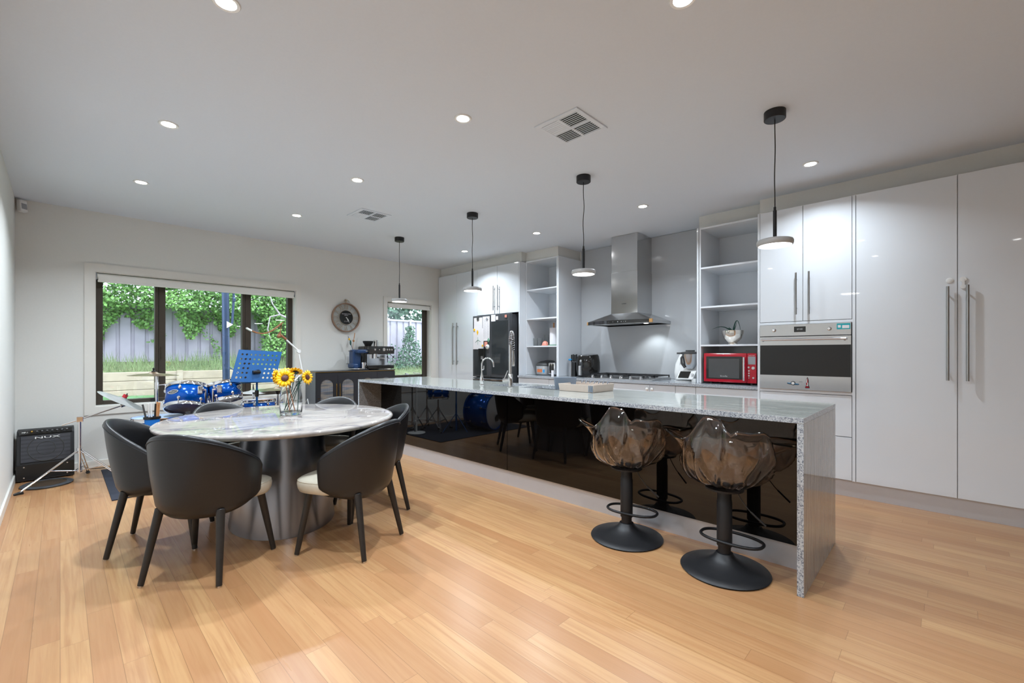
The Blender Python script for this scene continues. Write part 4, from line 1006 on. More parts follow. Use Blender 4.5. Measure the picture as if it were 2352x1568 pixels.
for k in range(4):
    a, b = sx0+k*dw+.002, sx0+(k+1)*dw-.002; mid = (a+b)/2; aw = .088
    d = G()
    # door as a frame round the arch
    arch = [(mid-aw, .24)] + [(mid-aw*math.cos(q), .775+aw*math.sin(q)) for q in [PI*i/16 for i in range(17)]] + [(mid+aw, .24)]
    y_ = sy0; z0_, z1_ = .145, sz-.026
    bm = d.b
    for yy in (y_, y_+.018):
        L_ = [bm.verts.new((a, yy, z0_)), bm.verts.new((a, yy, .775)), bm.verts.new((a, yy, z1_))]; R2 = [bm.verts.new((b, yy, z0_)), bm.verts.new((b, yy, .775)), bm.verts.new((b, yy, z1_))]
        A_ = [bm.verts.new((x, yy, z)) for x, z in arch]
        bm.faces.new((L_[0], R2[0], A_[-1], A_[0])); bm.faces.new((L_[0], A_[0], A_[1], L_[1])); bm.faces.new((R2[0], R2[1], A_[-2], A_[-1]))
        h_ = len(A_)//2
        bm.faces.new([L_[1]]+A_[1:h_+1]+[L_[2]]); bm.faces.new([R2[1], R2[2]]+A_[h_:-1]); bm.faces.new((L_[2], A_[h_], R2[2]))
    dr = d.out('arched_door', 'sidebd', r)
    G().prism([(x-mid, z-.5) for x, z in arch], 0, .004, FY(mid, y_+.012, .5)).out('reeded_pane', 'reeded', dr)
    hx = b-.022 if k % 2 == 0 else a+.022
    g = G().cyl((hx, y_-.022, .56), (hx, y_-.022, .80), .0045); g.cyl((hx, y_-.022, .60), (hx, y_, .60), .003).cyl((hx, y_-.022, .76), (hx, y_, .76), .003); g.out('handle', 'brass', dr, smooth=40)
for x in (sx0+.04, sx1-.04):
    for y in (sy0+.05, sy1-.05): G().cyl((x, y, 0), (x, y, .14), .014, .02).out('leg', 'brass', r, smooth=40)
G().box(sx0+.02, sx0+.05, sy0-.001, sy0+.004, .60, .605).out('brass_catch', 'brass', r)
# coffee machines
Z = sz+.001
r = root('capsule_coffee_machine', 'navy blue capsule coffee machine on the sideboard, left of the espresso machine', 'coffee machine', (3.08, 6.28, Z))
G().cyl((3.10, 6.24, Z), (3.10, 6.24, Z+.012), .115, n=40).out('drip_base', 'blackplastic', r, smooth=40); G().cyl((3.10, 6.24, Z+.012), (3.10, 6.24, Z+.020), .112, n=40).out('chrome_ring', 'chrome', r, smooth=40)
G().box(3.005, 3.125, 6.26, 6.40, Z+.02, Z+.225).box(2.985, 3.06, 6.20, 6.40, Z+.02, Z+.072).out('machine_body', 'navy', r, bevel=.018, segs=4, smooth=50)
G().box(3.03, 3.20, 6.17, 6.36, Z+.185, Z+.228).out('brew_head', 'navy', r, bevel=.016, segs=4, smooth=50); G().box(3.15, 3.21, 6.165, 6.22, Z+.205, Z+.216).out('lever', 'silver', r, bevel=.003)
G().box(2.955, 3.005, 6.30, 6.31, Z+.208, Z+.214).out('side_shelf', 'darkgrey', r); r.scale = (1.05, 1, 1.34); r.location.x += .035
r = root('milk_jug', 'steel milk mug on the navy coffee machine base', 'mug', (3.17, 6.20, Z+.028))
G().lathe([(0, 0), (.034, 0), (.033, .085), (.031, .085), (.031, .004), (0, .004)], c=(3.17, 6.20, Z+.028), n=28).out('mug_body', 'chrome', r, smooth=40); G().tube([(3.203+.022*math.sin(a), 6.195, Z+.071+.027*math.cos(a)) for a in [PI*k/10 for k in range(11)]], .0035, 8).out('handle', 'chrome', r, smooth=60)
r = root('bud_vase_sprig', 'yellow and green artificial flower stem behind the navy coffee machine', 'flower', (3.05, 6.43, Z)); g = G(); 
G().lathe([(0, 0), (.025, 0), (.028, .10), (.012, .17), (.014, .24)], c=(3.06, 6.44, Z), n=20).out('bud_vase', 'clear', r, smooth=50, solid=.002)
G().tube([(3.07, 6.44, Z+.02), (3.045, 6.43, Z+.32), (3.0, 6.42, Z+.44), (2.975, 6.42, Z+.505)], .0035, 8).out('stem', 'navy', r)
G().ball((3.012, 6.42, Z+.41), .014, (1, .8, 2.8)).out('green_bud', 'stem', r, smooth=60); G().ball((2.992, 6.42, Z+.462), .014, (1, 1, 1.2)).out('yellow_bud', 'yellow', r, smooth=60); r.location.x += .06
r = root('dried_stem', 'tan dried flower stem behind the navy coffee machine', 'flower', (3.09, 6.44, Z+.02)); G().tube([(3.075, 6.445, Z+.02), (3.08, 6.44, Z+.30), (3.115, 6.44, Z+.54)], .003, 8).out('stem', 'wood', r); G().ball((3.10, 6.44, Z+.44), .016, (1, 1, 1.2)).tube([(3.105, 6.44, Z+.47), (3.12, 6.44, Z+.56)], .006, 8).out('flower_head', 'wood', r); r.location.x += .03
r = root('espresso_machine', 'black espresso machine with round silver knobs and portafilter on the sideboard', 'coffee machine', (3.43, 6.3, Z))
ex0, ex1, ey0 = 3.235, 3.60, 6.13
G().box(ex0, ex1, 6.26, 6.47, Z+.015, Z+.305).out('machine_body', 'blackshine', r, bevel=.012, segs=3, smooth=50)
G().prism([(0, 0), (.16, 0), (.16, .10), (.02, .10), (-.012, .055)], 0, ex1-ex0+.02, frame((ex0+.005, ey0+.0, Z+.205), (0, 1, 0), (0, 0, 1))).out('control_head', 'blackshine', r, bevel=.006)
G().box(ex0, ex1+.02, ey0-.005, 6.27, Z+.012, Z+.058).out('drip_tray', 'blackshine', r, bevel=.008, segs=3); G().box(ex0+.01, ex1+.01, ey0, 6.25, Z+.058, Z+.061).out('tray_grate', 'chrome', r)
G().box(ex0+.03, ex1-.01, 6.245, 6.26, Z+.06, Z+.20).out('splash_panel', 'chrome', r)
for (x, s) in ((.05, .014), (.115, .007), (.185, .022), (.235, .012), (.27, .012), (.305, .012)):
    G().lathe([(0, .010), (s*.85, .010), (s, 0), (0, 0)], n=20, m=frame((ex0+.04+x, ey0-.006, Z+.262), (1, 0, 0), (0, -.25, .97))).out('button', 'silver', r, smooth=40)
G().cyl((ex0+.13, 6.19, Z+.205), (ex0+.13, 6.19, Z+.175), .03, n=24).out('group_head', 'chrome', r, smooth=40)
G().cyl((ex0+.13, 6.19, Z+.176), (ex0+.13, 6.19, Z+.145), .032, n=24).tube([(ex0+.13, 6.17, Z+.160), (ex0+.16, 6.09, Z+.150), (ex0+.19, 6.04, Z+.146)], .011, 10).out('portafilter', 'chrome', r, smooth=40)
G().lathe([(.045, 0), (.05, .02), (.072, .05), (.074, .07), (.05, .07), (0, .06)], c=(ex0+.10, 6.36, Z+.305), n=32).out('bean_hopper', 'blackplastic', r, smooth=50)
G().tube([(ex1-.01, 6.2, Z+.205), (ex1+.02, 6.17, Z+.17), (ex1+.022, 6.165, Z+.09)], .004, 8).ball((ex1+.025, 6.155, Z+.165), .013).out('steam_wand', 'blackplastic', r, smooth=50); r.scale = (1.1, 1, 1.17)
r = root('milk_jug', 'steel milk jug standing on top of the espresso machine', 'jug', (3.45, 6.37, Z+.358)); G().lathe([(0, 0), (.036, 0), (.034, .095), (.032, .095), (.033, .004), (0, .004)], c=(3.46, 6.37, Z+.358), n=28).out('jug_body', 'steelv', r, smooth=40)
r = root('drinking_glass', 'clear glass cup beside the steel jug on the espresso machine', 'glass', (3.54, 6.37, Z+.358)); G().lathe([(0, 0), (.028, 0), (.032, .07), (.030, .07), (.026, .004), (0, .004)], c=(3.54, 6.37, Z+.358), n=24).out('glass_wall', 'clear', r, smooth=40)
tag(G().box(3.05, 3.13, 6.508, 6.52, 1.07, 1.19).out('power_outlet', 'white', None, bevel=.003), 'white wall outlet behind the navy coffee machine', 'outlet')
# clock
r = root('wall_clock', 'round wall clock with open roman numerals and black centre dial', 'clock', (3.036, 6.5, 1.768))
cm = FY(3.036, YB-.001, 1.768)
G().lathe([(.205, .004), (.205, .045), (.212, .050), (.220, .048), (.219, .040), (.219, .004), (.205, .004)], n=72, m=cm).out('clock_rim', 'copperrim', r, smooth=40)
G().lathe([(0, .002), (.206, .002), (.206, .004), (0, .004)], n=56, m=cm).out('clock_back', 'clockback', r)
G().lathe([(0, .030), (.106, .030), (.106, .022), (0, .022)], n=56, m=cm).out('centre_dial', 'screen', r, smooth=30)
G().lathe([(.106, .022), (.106, .034), (.112, .034), (.112, .022), (.106, .022)], n=56, m=cm).out('dial_ring', 'clockmetal', r, smooth=30)
for i, s in enumerate(['XII', 'I', 'II', 'III', 'IV', 'V', 'VI', 'VII', 'VIII', 'IX', 'X', 'XI']):
    a = -i*PI/6
    text(s, .115, cm @ Matrix.Rotation(a, 4, 'Z') @ Matrix.Translation((0, .158, .026)) @ Matrix.Diagonal((.52, 1.02, 1, 1)), 'clockmetal', r, 'roman_numeral', .002)
text('Kensington & Hill', .0195, cm @ Matrix.Translation((0, .055, .031)), 'paper', r, 'dial_lettering', .0003, shear=.3); text('LONDON', .013, cm @ Matrix.Translation((0, .032, .031)), 'paper', r, 'dial_lettering', .0003); text('EST. 1863', .014, cm @ Matrix.Translation((0, -.058, .031)), 'paper', r, 'dial_lettering', .0003)
for (a, ln, wd) in ((-2.58, .095, .005), (-2.45, .068, .008)):
    m_ = cm @ Matrix.Rotation(a, 4, 'Z'); G().prism([(-wd*.4, 0), (-wd, ln*.5), (0, ln), (wd, ln*.5), (wd*.4, 0)], .034, .036, m_).out('clock_hand', 'white', r)
G().cyl(cm @ Vector((0, 0, .03)), cm @ Vector((0, 0, .04)), .007).out('hand_pin', 'white', r)
g = G().lathe([(0, 0), (.013, 0), (.012, .035), (.018, .042), (.018, .050), (.010, .056), (0, .056)], c=(3.036, YB-.025, 1.768+.222), n=20); g.out('crown', 'clockmetal', r, smooth=40)
G().tube([(3.036+.042*math.cos(a)+.008, YB-.03, 1.768+.238+.030*math.sin(a)) for a in [PI*k/14 for k in range(15)]], .003, 8).out('hanging_ring', 'clockmetal', r, smooth=60)
M_ = M
# ================================================================ DRUM CORNER
tag(G().box(.30, 2.15, 4.93, 6.30, 0, .008).out('drum_rug', 'rug', None), 'black rug under the blue drum kit', 'rug')
def tripod(r, x, y, top, hub, low, spread, ang0, rad=.011, feet='blackplastic', z0=0.009, bottom=.10, folded=.55):
    G().cyl((x, y, bottom), (x, y, top), rad*1.15, n=16).out('upright_tube', 'chrome', r, smooth=40)
    for k in range(3):
        a = ang0 + 2*PI*k/3; d = Vector((math.cos(a), math.sin(a), 0)); s_ = Vector((-d.y, d.x, 0))*.012
        h_ = Vector((x, y, hub))+d*.02; ft_ = Vector((x, y, z0+.018))+d*spread; md = h_.lerp(ft_, folded)
        g = G()
        for q in (s_, -s_): g.cyl(h_+q, ft_+q*.6, .005, n=8).cyl(Vector((x, y, low))+d*.015+q*.7, md+q*.7, .004, n=8)
        l = g.out('leg', 'chrome', r, smooth=40)
        G().cyl(ft_-Vector((0, 0, .002))-d*.02, ft_+d*.035-Vector((0, 0, .012)), .016, .012, n=10).out('rubber_foot', feet, l)
    G().cyl((x, y, hub-.02), (x, y, hub+.03), rad*2, n=16).cyl((x, y, low-.01), (x, y, low+.012), rad*1.9, n=16).out('collar', 'chrome', r, smooth=40)
def cymbal_disc(r, c, rad, nrm, mat='cymbal', name='cymbal'):
    nr = Vector(nrm).normalized(); a = nr.orthogonal().normalized(); b = nr.cross(a)
    G().lathe([(.006, .030), (.02, .029), (.035, .022), (.045, .014), (rad*.6, .006), (rad, -.008), (rad, -.0095), (rad*.6, .0045), (.044, .012), (.02, .027), (.006, .028)], n=56, m=frame(c, a, b)).out(name, mat, r, smooth=60)
    return frame(c, a, b)
# boom cymbal stand at the left
r = root('cymbal_stand', 'chrome tripod boom stand with pale tilted cymbal in front of the amplifier', 'cymbal stand', (.13, 5.86, 0), group='cymbal stands')
tripod(r, .13, 5.86, .60, .30, .115, .40, math.radians(200), .011, z0=0, folded=.5)
G().cyl((.01, 5.86, .556), (.455, 5.86, .712), .006, n=12).out('boom_arm', 'chrome', r, smooth=40)
G().box(.105, .155, 5.845, 5.875, .575, .625).cyl((.42, 5.86, .70), (.47, 5.86, .718), .017).out('clamp', 'chrome', r, bevel=.004)
nr = Vector((.50, -.10, .86)); cymbal_disc(r, (.432, 5.86, .758), .205, nr, 'cymbal2')
G().cyl((.455, 5.86, .712), Vector((.432, 5.86, .758))+nr*.075, .005).out('cymbal_post', 'blackplastic', r); G().cyl(Vector((.432, 5.86, .758))+nr*.03, Vector((.432, 5.86, .758))+nr*.06, .020, n=18).out('red_felt', 'redfelt', r)
# straight stand with flat cymbal
r = root('cymbal_stand', 'straight chrome stand with flat bronze cymbal in front of the left window bar', 'cymbal stand', (.69, 5.75, .008), group='cymbal stands')
tripod(r, .69, 5.75, 1.0, .36, .15, .30, .4); cymbal_disc(r, (.665, 5.75, 1.008), .208, (.02, 0, 1)); G().lathe([(0, 0), (.018, 0), (.018, .012), (.008, .016), (.010, .04), (0, .045)], c=(.665, 5.75, 1.034), n=20).out('wing_nut', 'blackplastic', r, smooth=40)
G().cyl((.69, 5.75, .90), (.75, 5.73, .905), .006).ball((.755, 5.73, .905), .012, (1, .4, 1)).cyl((.69, 5.75, .86), (.69, 5.75, .93), .017).out('wing_screw', 'chrome', r, smooth=40)
# toms and drums
def drum(name, label, c, rad, dep, nrm, heads=('headw', 'head'), lugs=6, badge=None, cat='drum', hoop='chrome', rz=0, group=None):
    nr = Vector(nrm).normalized(); a = Vector((0, 0, 1)).cross(nr)
    if a.length < .1: a = Vector((1, 0, 0))
    a.normalize(); b = nr.cross(a); m = frame(c, a, b)
    r = root(name, label, cat, tuple(c), group=group)
    G().lathe([(rad, -dep/2), (rad, dep/2)], n=56, m=m).out('drum_shell', 'blue', r, smooth=40, solid=.006)
    for k, z in enumerate((dep/2, -dep/2)):
        s = 1 if z > 0 else -1
        G().lathe([(0, z+s*.004), (rad*.97, z+s*.004), (rad*1.01, z-s*.004)], n=48, m=m).out('drum_head', heads[k], r, smooth=40)
        G().lathe([(rad*1.02, z-s*.016), (rad*1.045, z-s*.016), (rad*1.03, z-s*.010), (rad*1.03, z+s*.012), (rad*1.045, z+s*.018), (rad*1.0, z+s*.018), (rad*1.0, z-s*.014), (rad*1.02, z-s*.016)], n=56, m=m).out('hoop', hoop, r, smooth=40)
    for k in range(lugs):
        t = 2*PI*(k+.35)/lugs
        for s in (1, -1):
            g = G()
            p = lambda q, z: m @ Vector((math.cos(t)*q, math.sin(t)*q, z))
            g.ball(p(rad*1.03, s*dep*.27), .016, (1, 1, 1.25), 10); g.cyl(p(rad*1.06, s*dep*.27), p(rad*1.06, s*(dep/2+.014)), .0045, n=8)
            g.out('lug', 'chrome', r, smooth=60)
    if badge is not None:
        t = badge; d = m.to_3x3() @ Vector((math.cos(t), math.sin(t), 0)); sd = nr.cross(d)
        mb_ = frame(Vector(c)+d*(rad+.003)+nr*dep*.06, sd, nr)
        pb = [(.055*math.cos(q), .022*math.sin(q)*abs(math.sin(q))**.4) for q in [2*PI*i/28 for i in range(28)]]
        bd = G().prism(pb, 0, .003, mb_).out('badge', 'silver', r); G().prism([(x*.8, y*.75) for x, y in pb], .003, .0035, mb_).out('badge_field', 'darkgrey', bd)
        text('Pearl', .026, mb_ @ Matrix.Translation((0, 0, .0038)), 'silver', bd, 'badge_lettering', .0003)
    return r
drum('rack_tom', 'larger blue rack tom with chrome rim, left of the two toms', (.895, 5.47, .775), .172, .205, (.16, .42, 1), badge=1.08, lugs=6, group='blue rack toms')
drum('rack_tom', 'smaller blue rack tom, right of the larger tom, beside the music stand', (1.225, 5.47, .815), .140, .170, (-.12, .30, 1), badge=2.15, lugs=6, group='blue rack toms')
r = root('tom_holder', 'chrome double tom holder between the two blue toms', 'drum mount', (1.06, 5.42, .5))
G().cyl((1.03, 5.36, .45), (1.03, 5.36, .86), .012).cyl((1.095, 5.36, .45), (1.095, 5.36, .86), .012).out('holder_tube', 'chrome', r, smooth=40)
G().ball((.985, 5.33, .865), .030).cyl((1.03, 5.36, .85), (.985, 5.33, .865), .014).ball((1.14, 5.335, .865), .028).cyl((1.095, 5.36, .85), (1.14, 5.335, .865), .014).out('ball_joint', 'chrome', r, smooth=50)
G().box(.955, 1.0, 5.30, 5.33, .82, .90).out('mount_bracket', 'chrome', r, bevel=.008, segs=3); G().box(1.12, 1.165, 5.305, 5.335, .82, .90).out('mount_bracket', 'chrome', r, bevel=.008, segs=3)
drum('bass_drum', 'large blue bass drum with white front head, seen behind the dining chairs', (1.03, 5.28, .30), .275, .40, (-.25, -.97, 0), ('headw', 'head'), 8, hoop='blue')
tag(G().prism(circ(.055, 24), 0, .002, frame((.945+.0, 5.075, .20), (.97, -.25, 0), (0, 0, 1))).out('drum_port_ring', 'blackplastic', None), 'black port ring on the white bass drum head', 'ring')
r = drum('floor_tom', 'blue floor tom low at the left of the toms, behind the stick bag', (.66, 5.42, .43), .20, .34, (0, 0, 1), ('headb', 'head'), 6, badge=None)
for k in range(3):
    a = 2*PI*k/3+.5; G().cyl((.66+.225*math.cos(a), 5.42+.225*math.sin(a), .012), (.66+.225*math.cos(a), 5.42+.225*math.sin(a), .52), .007).out('leg', 'chrome', r)
r = drum('snare_drum', 'blue snare drum on a low stand right of the toms', (1.62, 5.72, .60), .17, .14, (0, .05, 1), ('headw', 'headw'), 8)
r2 = root('snare_stand', 'chrome tripod stand under the blue snare drum', 'stand', (1.62, 5.72, .008)); tripod(r2, 1.62, 5.72, .50, .34, .14, .26, 1.0)
G().tube([(1.62+.19*math.cos(q), 5.72+.19*math.sin(q), .515) for q in [2*PI*k/3+.2 for k in range(3)]], .006, 8, closed=True).out('basket', 'chrome', r2)
# hi-hat and right cymbal
r = root('hi_hat', 'small hi-hat cymbal pair on a chrome stand right of the music stand post', 'cymbal stand', (1.64, 6.0, .008))
tripod(r, 1.64, 6.0, .80, .34, .14, .24, .2, .009); cymbal_disc(r, (1.64, 6.0, .752), .135, (.03, -.05, 1), 'cymbal2'); G().cyl((1.64, 6.0, .77), (1.64, 6.0, .85), .010, .004).out('hat_clutch', 'blackplastic', r)
r = root('cymbal_stand', 'bronze cymbal on a dark stand seen behind the glass vase', 'cymbal stand', (1.915, 6.0, .008), group='cymbal stands')
tripod(r, 1.915, 6.0, .80, .34, .14, .24, .9); cymbal_disc(r, (1.915, 6.0, .778), .205, (0, 0, 1)); G().cyl((1.915, 6.0, .71), (1.915, 6.0, .755), .015, .038).out('hub_cup', 'blackplastic', r, smooth=40)
# stick bag
r = root('stick_bag', 'blue stick bag full of drumsticks hanging on the floor tom', 'bag', (.575, 5.16, .45))
G().lathe([(0, 0), (.050, 0), (.056, .17), (.056, .175), (0, .175)], c=(.585, 5.15, .46), n=24, sy=.6).out('bag_body', 'blue2', r, smooth=40); G().lathe([(.057, 0), (.064, .004), (.064, .022), (.057, .024)], c=(.585, 5.15, .626), n=24, sy=.65).out('bag_rim', 'blackplastic', r, smooth=40)
for i, (x, dx, mt_, h_) in enumerate(((.548, -.030, 'darkgrey', .765), (.566, -.008, 'white', .77), (.582, -.004, 'white', .77), (.604, .006, 'blackplastic', .765), (.618, .004, 'wood', .78), (.626, .012, 'wood', .775))):
    G().cyl((x, 5.15+.01*(i % 2), .60), (x+dx, 5.15, h_), .0075, n=10).out('drumstick', mt_, r, smooth=40)
# music stand
r = root('music_stand', 'bright blue perforated music stand in front of the window', 'music stand', (1.512, 5.40, .008))
# desk, tilted: corners measured in the room
P00, P10, P01 = Vector((1.240, 5.33, .925)), Vector((1.682, 5.36, .900)), Vector((1.345, 5.43, 1.265))
mxs = frame(P00, P10-P00, P01-P00+ (P10-P00)*.0); wd, hh = (P10-P00).length, (P01-P00).length
g = G(); bm = g.b; nx_, ny_ = 10, 7
mid_, rr_ = None, .0118
sh = (P01-P00).dot((P10-P00).normalized()); 
def dp(u, v, t=0): return P00 + (P10-P00)*u + (P01-P00)*v + mxs.to_3x3().col[2]*t
mu, mv = .055, .07
for side in (0, .003):
    for i in range(nx_-1):
        for j in range(ny_-1):
            u0, u1 = mu+(1-2*mu)*i/(nx_-1), mu+(1-2*mu)*(i+1)/(nx_-1); v0, v1 = mv+(1-2*mv)*j/(ny_-1), mv+(1-2*mv)*(j+1)/(ny_-1)
            uc, vc = (u0+u1)/2, (v0+v1)/2
            hole = not (3 <= i <= 5 and j <= 2)
            sq = [(u0, v0), (uc, v0), (u1, v0), (u1, vc), (u1, v1), (uc, v1), (u0, v1), (u0, vc)]
            if not hole: bm.faces.new([bm.verts.new(dp(a_, b_, side)) for a_, b_ in sq]); continue
            hc = [(uc+rr_/wd*math.cos(q), vc+rr_/hh*math.sin(q)) for q in [-3*PI/4+PI*k/4 for k in range(8)]]
            for k in range(8):
                k2 = (k+1) % 8
                bm.faces.new([bm.verts.new(dp(*sq[k], side)), bm.verts.new(dp(*sq[k2], side)), bm.verts.new(dp(*hc[k2], side)), bm.verts.new(dp(*hc[k], side))])
    for (u0, u1, v0, v1) in ((0, mu, 0, 1), (1-mu, 1, 0, 1), (mu, 1-mu, 0, mv), (mu, 1-mu, 1-mv, 1)):
        bm.faces.new([bm.verts.new(dp(a_, b_, side)) for a_, b_ in ((u0, v0), (u1, v0), (u1, v1), (u0, v1))])
bmesh.ops.remove_doubles(bm, verts=bm.verts, dist=1e-5)
g.out('music_desk', 'bluematt', r)
G().box(1.25, 1.675, 5.372, 5.43, .902, .912).out('page_ledge', 'bluematt', r)
G().cyl((1.512, 5.40, .40), (1.512, 5.40, 1.04), .0105, n=16).out('post', 'bluematt', r, smooth=40); G().cyl((1.512, 5.40, .03), (1.512, 5.40, .45), .014, n=16).out('lower_post', 'bluematt', r, smooth=40)
G().cyl((1.46, 5.355, 1.02), (1.535, 5.37, 1.02), .018).box(1.495, 1.53, 5.38, 5.42, .99, 1.045).cyl((1.512, 5.40, .75), (1.512, 5.40, .82), .019).cyl((1.47, 5.39, .79), (1.512, 5.40, .79), .010).out('clamp_knob', 'blackplastic', r, smooth=40)
for k in range(3):
    a = k*2*PI/3+.3; G().tube([(1.512, 5.40, .30), (1.512+.22*math.cos(a), 5.40+.22*math.sin(a), .02)], .006, 8).out('leg', 'bluematt', r)
# white swing arm lamp with curved timber head
r = root('swing_arm_lamp', 'white swing arm floor lamp with a curved timber head in front of the window', 'lamp', (2.0, 5.75, .0085))
G().lathe([(0, 0), (.13, 0), (.135, .006), (.130, .014), (.02, .022), (0, .022)], c=(2.0, 5.75, .0085), n=40).out('lamp_base', 'white', r, smooth=40)
G().cyl((2.0, 5.75, .02), (2.0, 5.75, .86), .011).cyl((2.0, 5.75, .85), (2.185, 5.90, .98), .009).out('pole', 'white', r, smooth=40)
G().cyl((2.185, 5.90, .96), (2.15, 5.95, 1.25), .007).out('lower_arm', 'white', r, smooth=40); G().cyl((2.15, 5.95, 1.255), (1.955, 5.95, 1.44), .010).out('upper_arm', 'white', r, smooth=40)
G().cyl((2.15, 5.93, 1.252), (2.15, 5.975, 1.252), .024).out('elbow_joint', 'white', r, smooth=40); G().cyl((2.0, 5.95, 1.40), (1.91, 5.95, 1.475), .014).ball((1.915, 5.95, 1.44), .026).out('head_joint', 'lampwood', r, smooth=50)
pts = [(1.555+.40*t, 5.95, 1.525-.075*math.sin(PI*min(1, t*1.02))+.085*t*t) for t in [i/16 for i in range(17)]]
G().rings([[(x, y-.03, z-.007), (x, y+.03, z-.007), (x, y+.03, z+.007), (x, y-.03, z+.007)] for x, y, z in pts[2:]], True, (True, True)).out('curved_lamp_head', 'lampwood', r, smooth=30)
G().rings([[(x, y-.03, z-.009), (x, y+.03, z-.009), (x, y+.03, z+.009), (x, y-.03, z+.009)] for x, y, z in pts[:3]], True, (True, True)).out('pale_end_cap', 'white', r, smooth=30)
G().cyl((1.925, 5.95, 1.455), (1.945, 5.95, 1.59), .006).out('swivel_pin', 'lampwood', r)
tag(G().tube([(2.22, 5.87, .012), (2.32, 5.95, .3), (2.30, 6.05, .62), (2.26, 6.12, .50), (2.36, 6.2, .35), (2.40, 6.35, .02)], .004, 8).out('white_cable', 'white', None), 'white cable looping down beside the charcoal sideboard', 'cable')
# guitar amplifier
r = root('guitar_amplifier', 'black guitar amplifier with tilted speaker grille in the far left corner', 'amplifier', (-.095, 6.33, 0))
aw = .39; ma = frame((-.29, 6.235, 0.012), (1, .0, 0), (0, 1, 0))
prof_ = [(0, 0), (.235, 0), (.225, .47), (.09, .465), (.055, .43), (-.005, .155), (-.005, 0)]
G().prism([(a_, b_) for a_, b_ in prof_], 0, aw, frame((-.29, 6.240, .010), (0, 1, 0), (0, 0, 1))).out('amplifier_case', 'blackleather', r, bevel=.006, segs=3)
G().prism([(.001, .02), (.001, .15), (-.008, .15), (-.008, .02)], .0, aw, frame((-.29, 6.240, .010), (0, 1, 0), (0, 0, 1))).out('lower_front', 'blackplastic', r)
u_ = Vector((0, .060, .275)).normalized(); o_ = Vector((-.29, 6.2335, .172))
mg = frame(o_, (1, 0, 0), u_)
G().prism([(.028, .012), (aw-.028, .012), (aw-.028, .262), (.028, .262)], 0, .006, mg).out('speaker_grille', 'grille', r)
G().lathe([(.118, .006), (.122, .010), (.126, .006)], n=48, m=mg @ Matrix.Translation((aw/2, .135, 0))).lathe([(.06, .006), (.063, .009), (.066, .006)], n=40, m=mg @ Matrix.Translation((aw/2, .135, 0))).out('speaker_rings', 'darkgrey', r)
text('NUX', .046, mg @ Matrix.Translation((aw*.52, .238, .010)) @ Matrix.Diagonal((1.75, .62, 1, 1)), 'white', r, 'brand_lettering', .002)
u2 = Vector((0, .035, .035)).normalized(); mp_ = frame((-.29, 6.2935, .442), (1, 0, 0), (0, .5, .86))
G().prism([(.015, -.003), (aw-.015, -.003), (aw-.015, .038), (.015, .038)], .0, .012, mp_).out('control_panel', 'blackshine', r)
for k in range(8): G().lathe([(0, .018), (.007, .018), (.009, 0), (0, 0)], n=12, m=mp_ @ Matrix.Translation((.10+.034*k, .018, .012))).out('knob', 'darkgrey' if k else 'brass', r, smooth=40)
text('MP-1', .02, mp_ @ Matrix.Translation((.055, .018, .013)), 'white', r, 'panel_lettering', .0004)
for (x, z) in ((.05, .13), (.34, .13), (.05, .03), (.34, .03)): G().lathe([(0, .003), (.006, .002), (.007, 0)], n=12, m=FY(-.29+x, 6.231, z+.012)).out('screw', 'chrome', r)
g = G()
for x in (-.25, .06):
    for y in (6.27, 6.44): g.cyl((x, y, 0), (x, y, .012), .018, n=12)
g.out('feet', 'blackplastic', r)
r = root('practice_cymbal', 'bronze low volume disc with black rubber rim lying on floor by amplifier', 'cymbal', (-.075, 5.98, 0))
G().lathe([(.14, 0), (.185, 0), (.19, .010), (.175, .018), (.14, .016), (.14, 0)], c=(-.085, 5.99, .001), n=56, sx=.93).out('rubber_rim', 'rubber', r, smooth=50); G().lathe([(0, .022), (.03, .018), (.145, .012), (.145, .004), (0, .004)], c=(-.085, 5.99, .001), n=48, sx=.93).out('disc', 'cymbal', r, smooth=50)
tag(G().tube([(.10, 6.42, .012), (.16, 6.40, .05), (.22, 6.41, .012), (.32, 6.36, .014), (.45, 6.30, .014)], .004, 8).out('black_cable', 'blackplastic', None), 'black cable running from amplifier towards the drums', 'cable')

# ================================================================ GARDEN
g = G(); NX, NY = 40, 24
def gz(x, y): return -.25+.75*max(0, min(1, (y-7.2)/2.6))+.015*math.sin(x*3+y*2)
V = [[g.b.verts.new((-6+22*i/NX, 6.8+3.2*j/NY, gz(-6+22*i/NX, 6.8+3.2*j/NY))) for j in range(NY+1)] for i in range(NX+1)]
for i in range(NX):
    for j in range(NY): g.b.faces.new((V[i][j], V[i+1][j], V[i+1][j+1], V[i][j+1]))
tag(g.out('lawn', 'grass', None, smooth=60), kind='structure')
r = root('retaining_wall', 'cream timber sleeper retaining wall across the garden outside', 'retaining wall', (4, 10.05, .4))
for k in range(3): G().box(-5, 5.8, 10.0, 10.08, .44+.155*k, .59+.155*k).out('sleeper', 'sleeper', r, bevel=.008)
for x in (-.9, 1.48, 3.9, 5.71): G().box(x, x+.09, 9.93, 9.999, .40, .915).out('post', 'sleeper', r, bevel=.006)
tag(G().rings([[(5.8, 8.6, .0), (14, 8.6, .0)], [(5.8, 9.6, .66), (14, 9.6, .66)], [(5.8, 11.3, .84), (14, 11.3, .84)], [(5.8, 13.4, .84), (14, 13.4, .84)]], False).out('grass_bank', 'soil', None), kind='structure')
tag(G().rings([[(-5, 10.08, .3), (5.8, 10.08, .3)], [(-5, 10.08, .88), (5.8, 10.08, .88)], [(-5, 11.3, 1.06), (5.8, 11.3, 1.06)], [(-5, 13.4, 1.06), (5.8, 13.4, 1.06)]], False).out('garden_bed', 'soil', None), kind='structure')
g = G(); n_ = 0
x = -5.0
fp = []
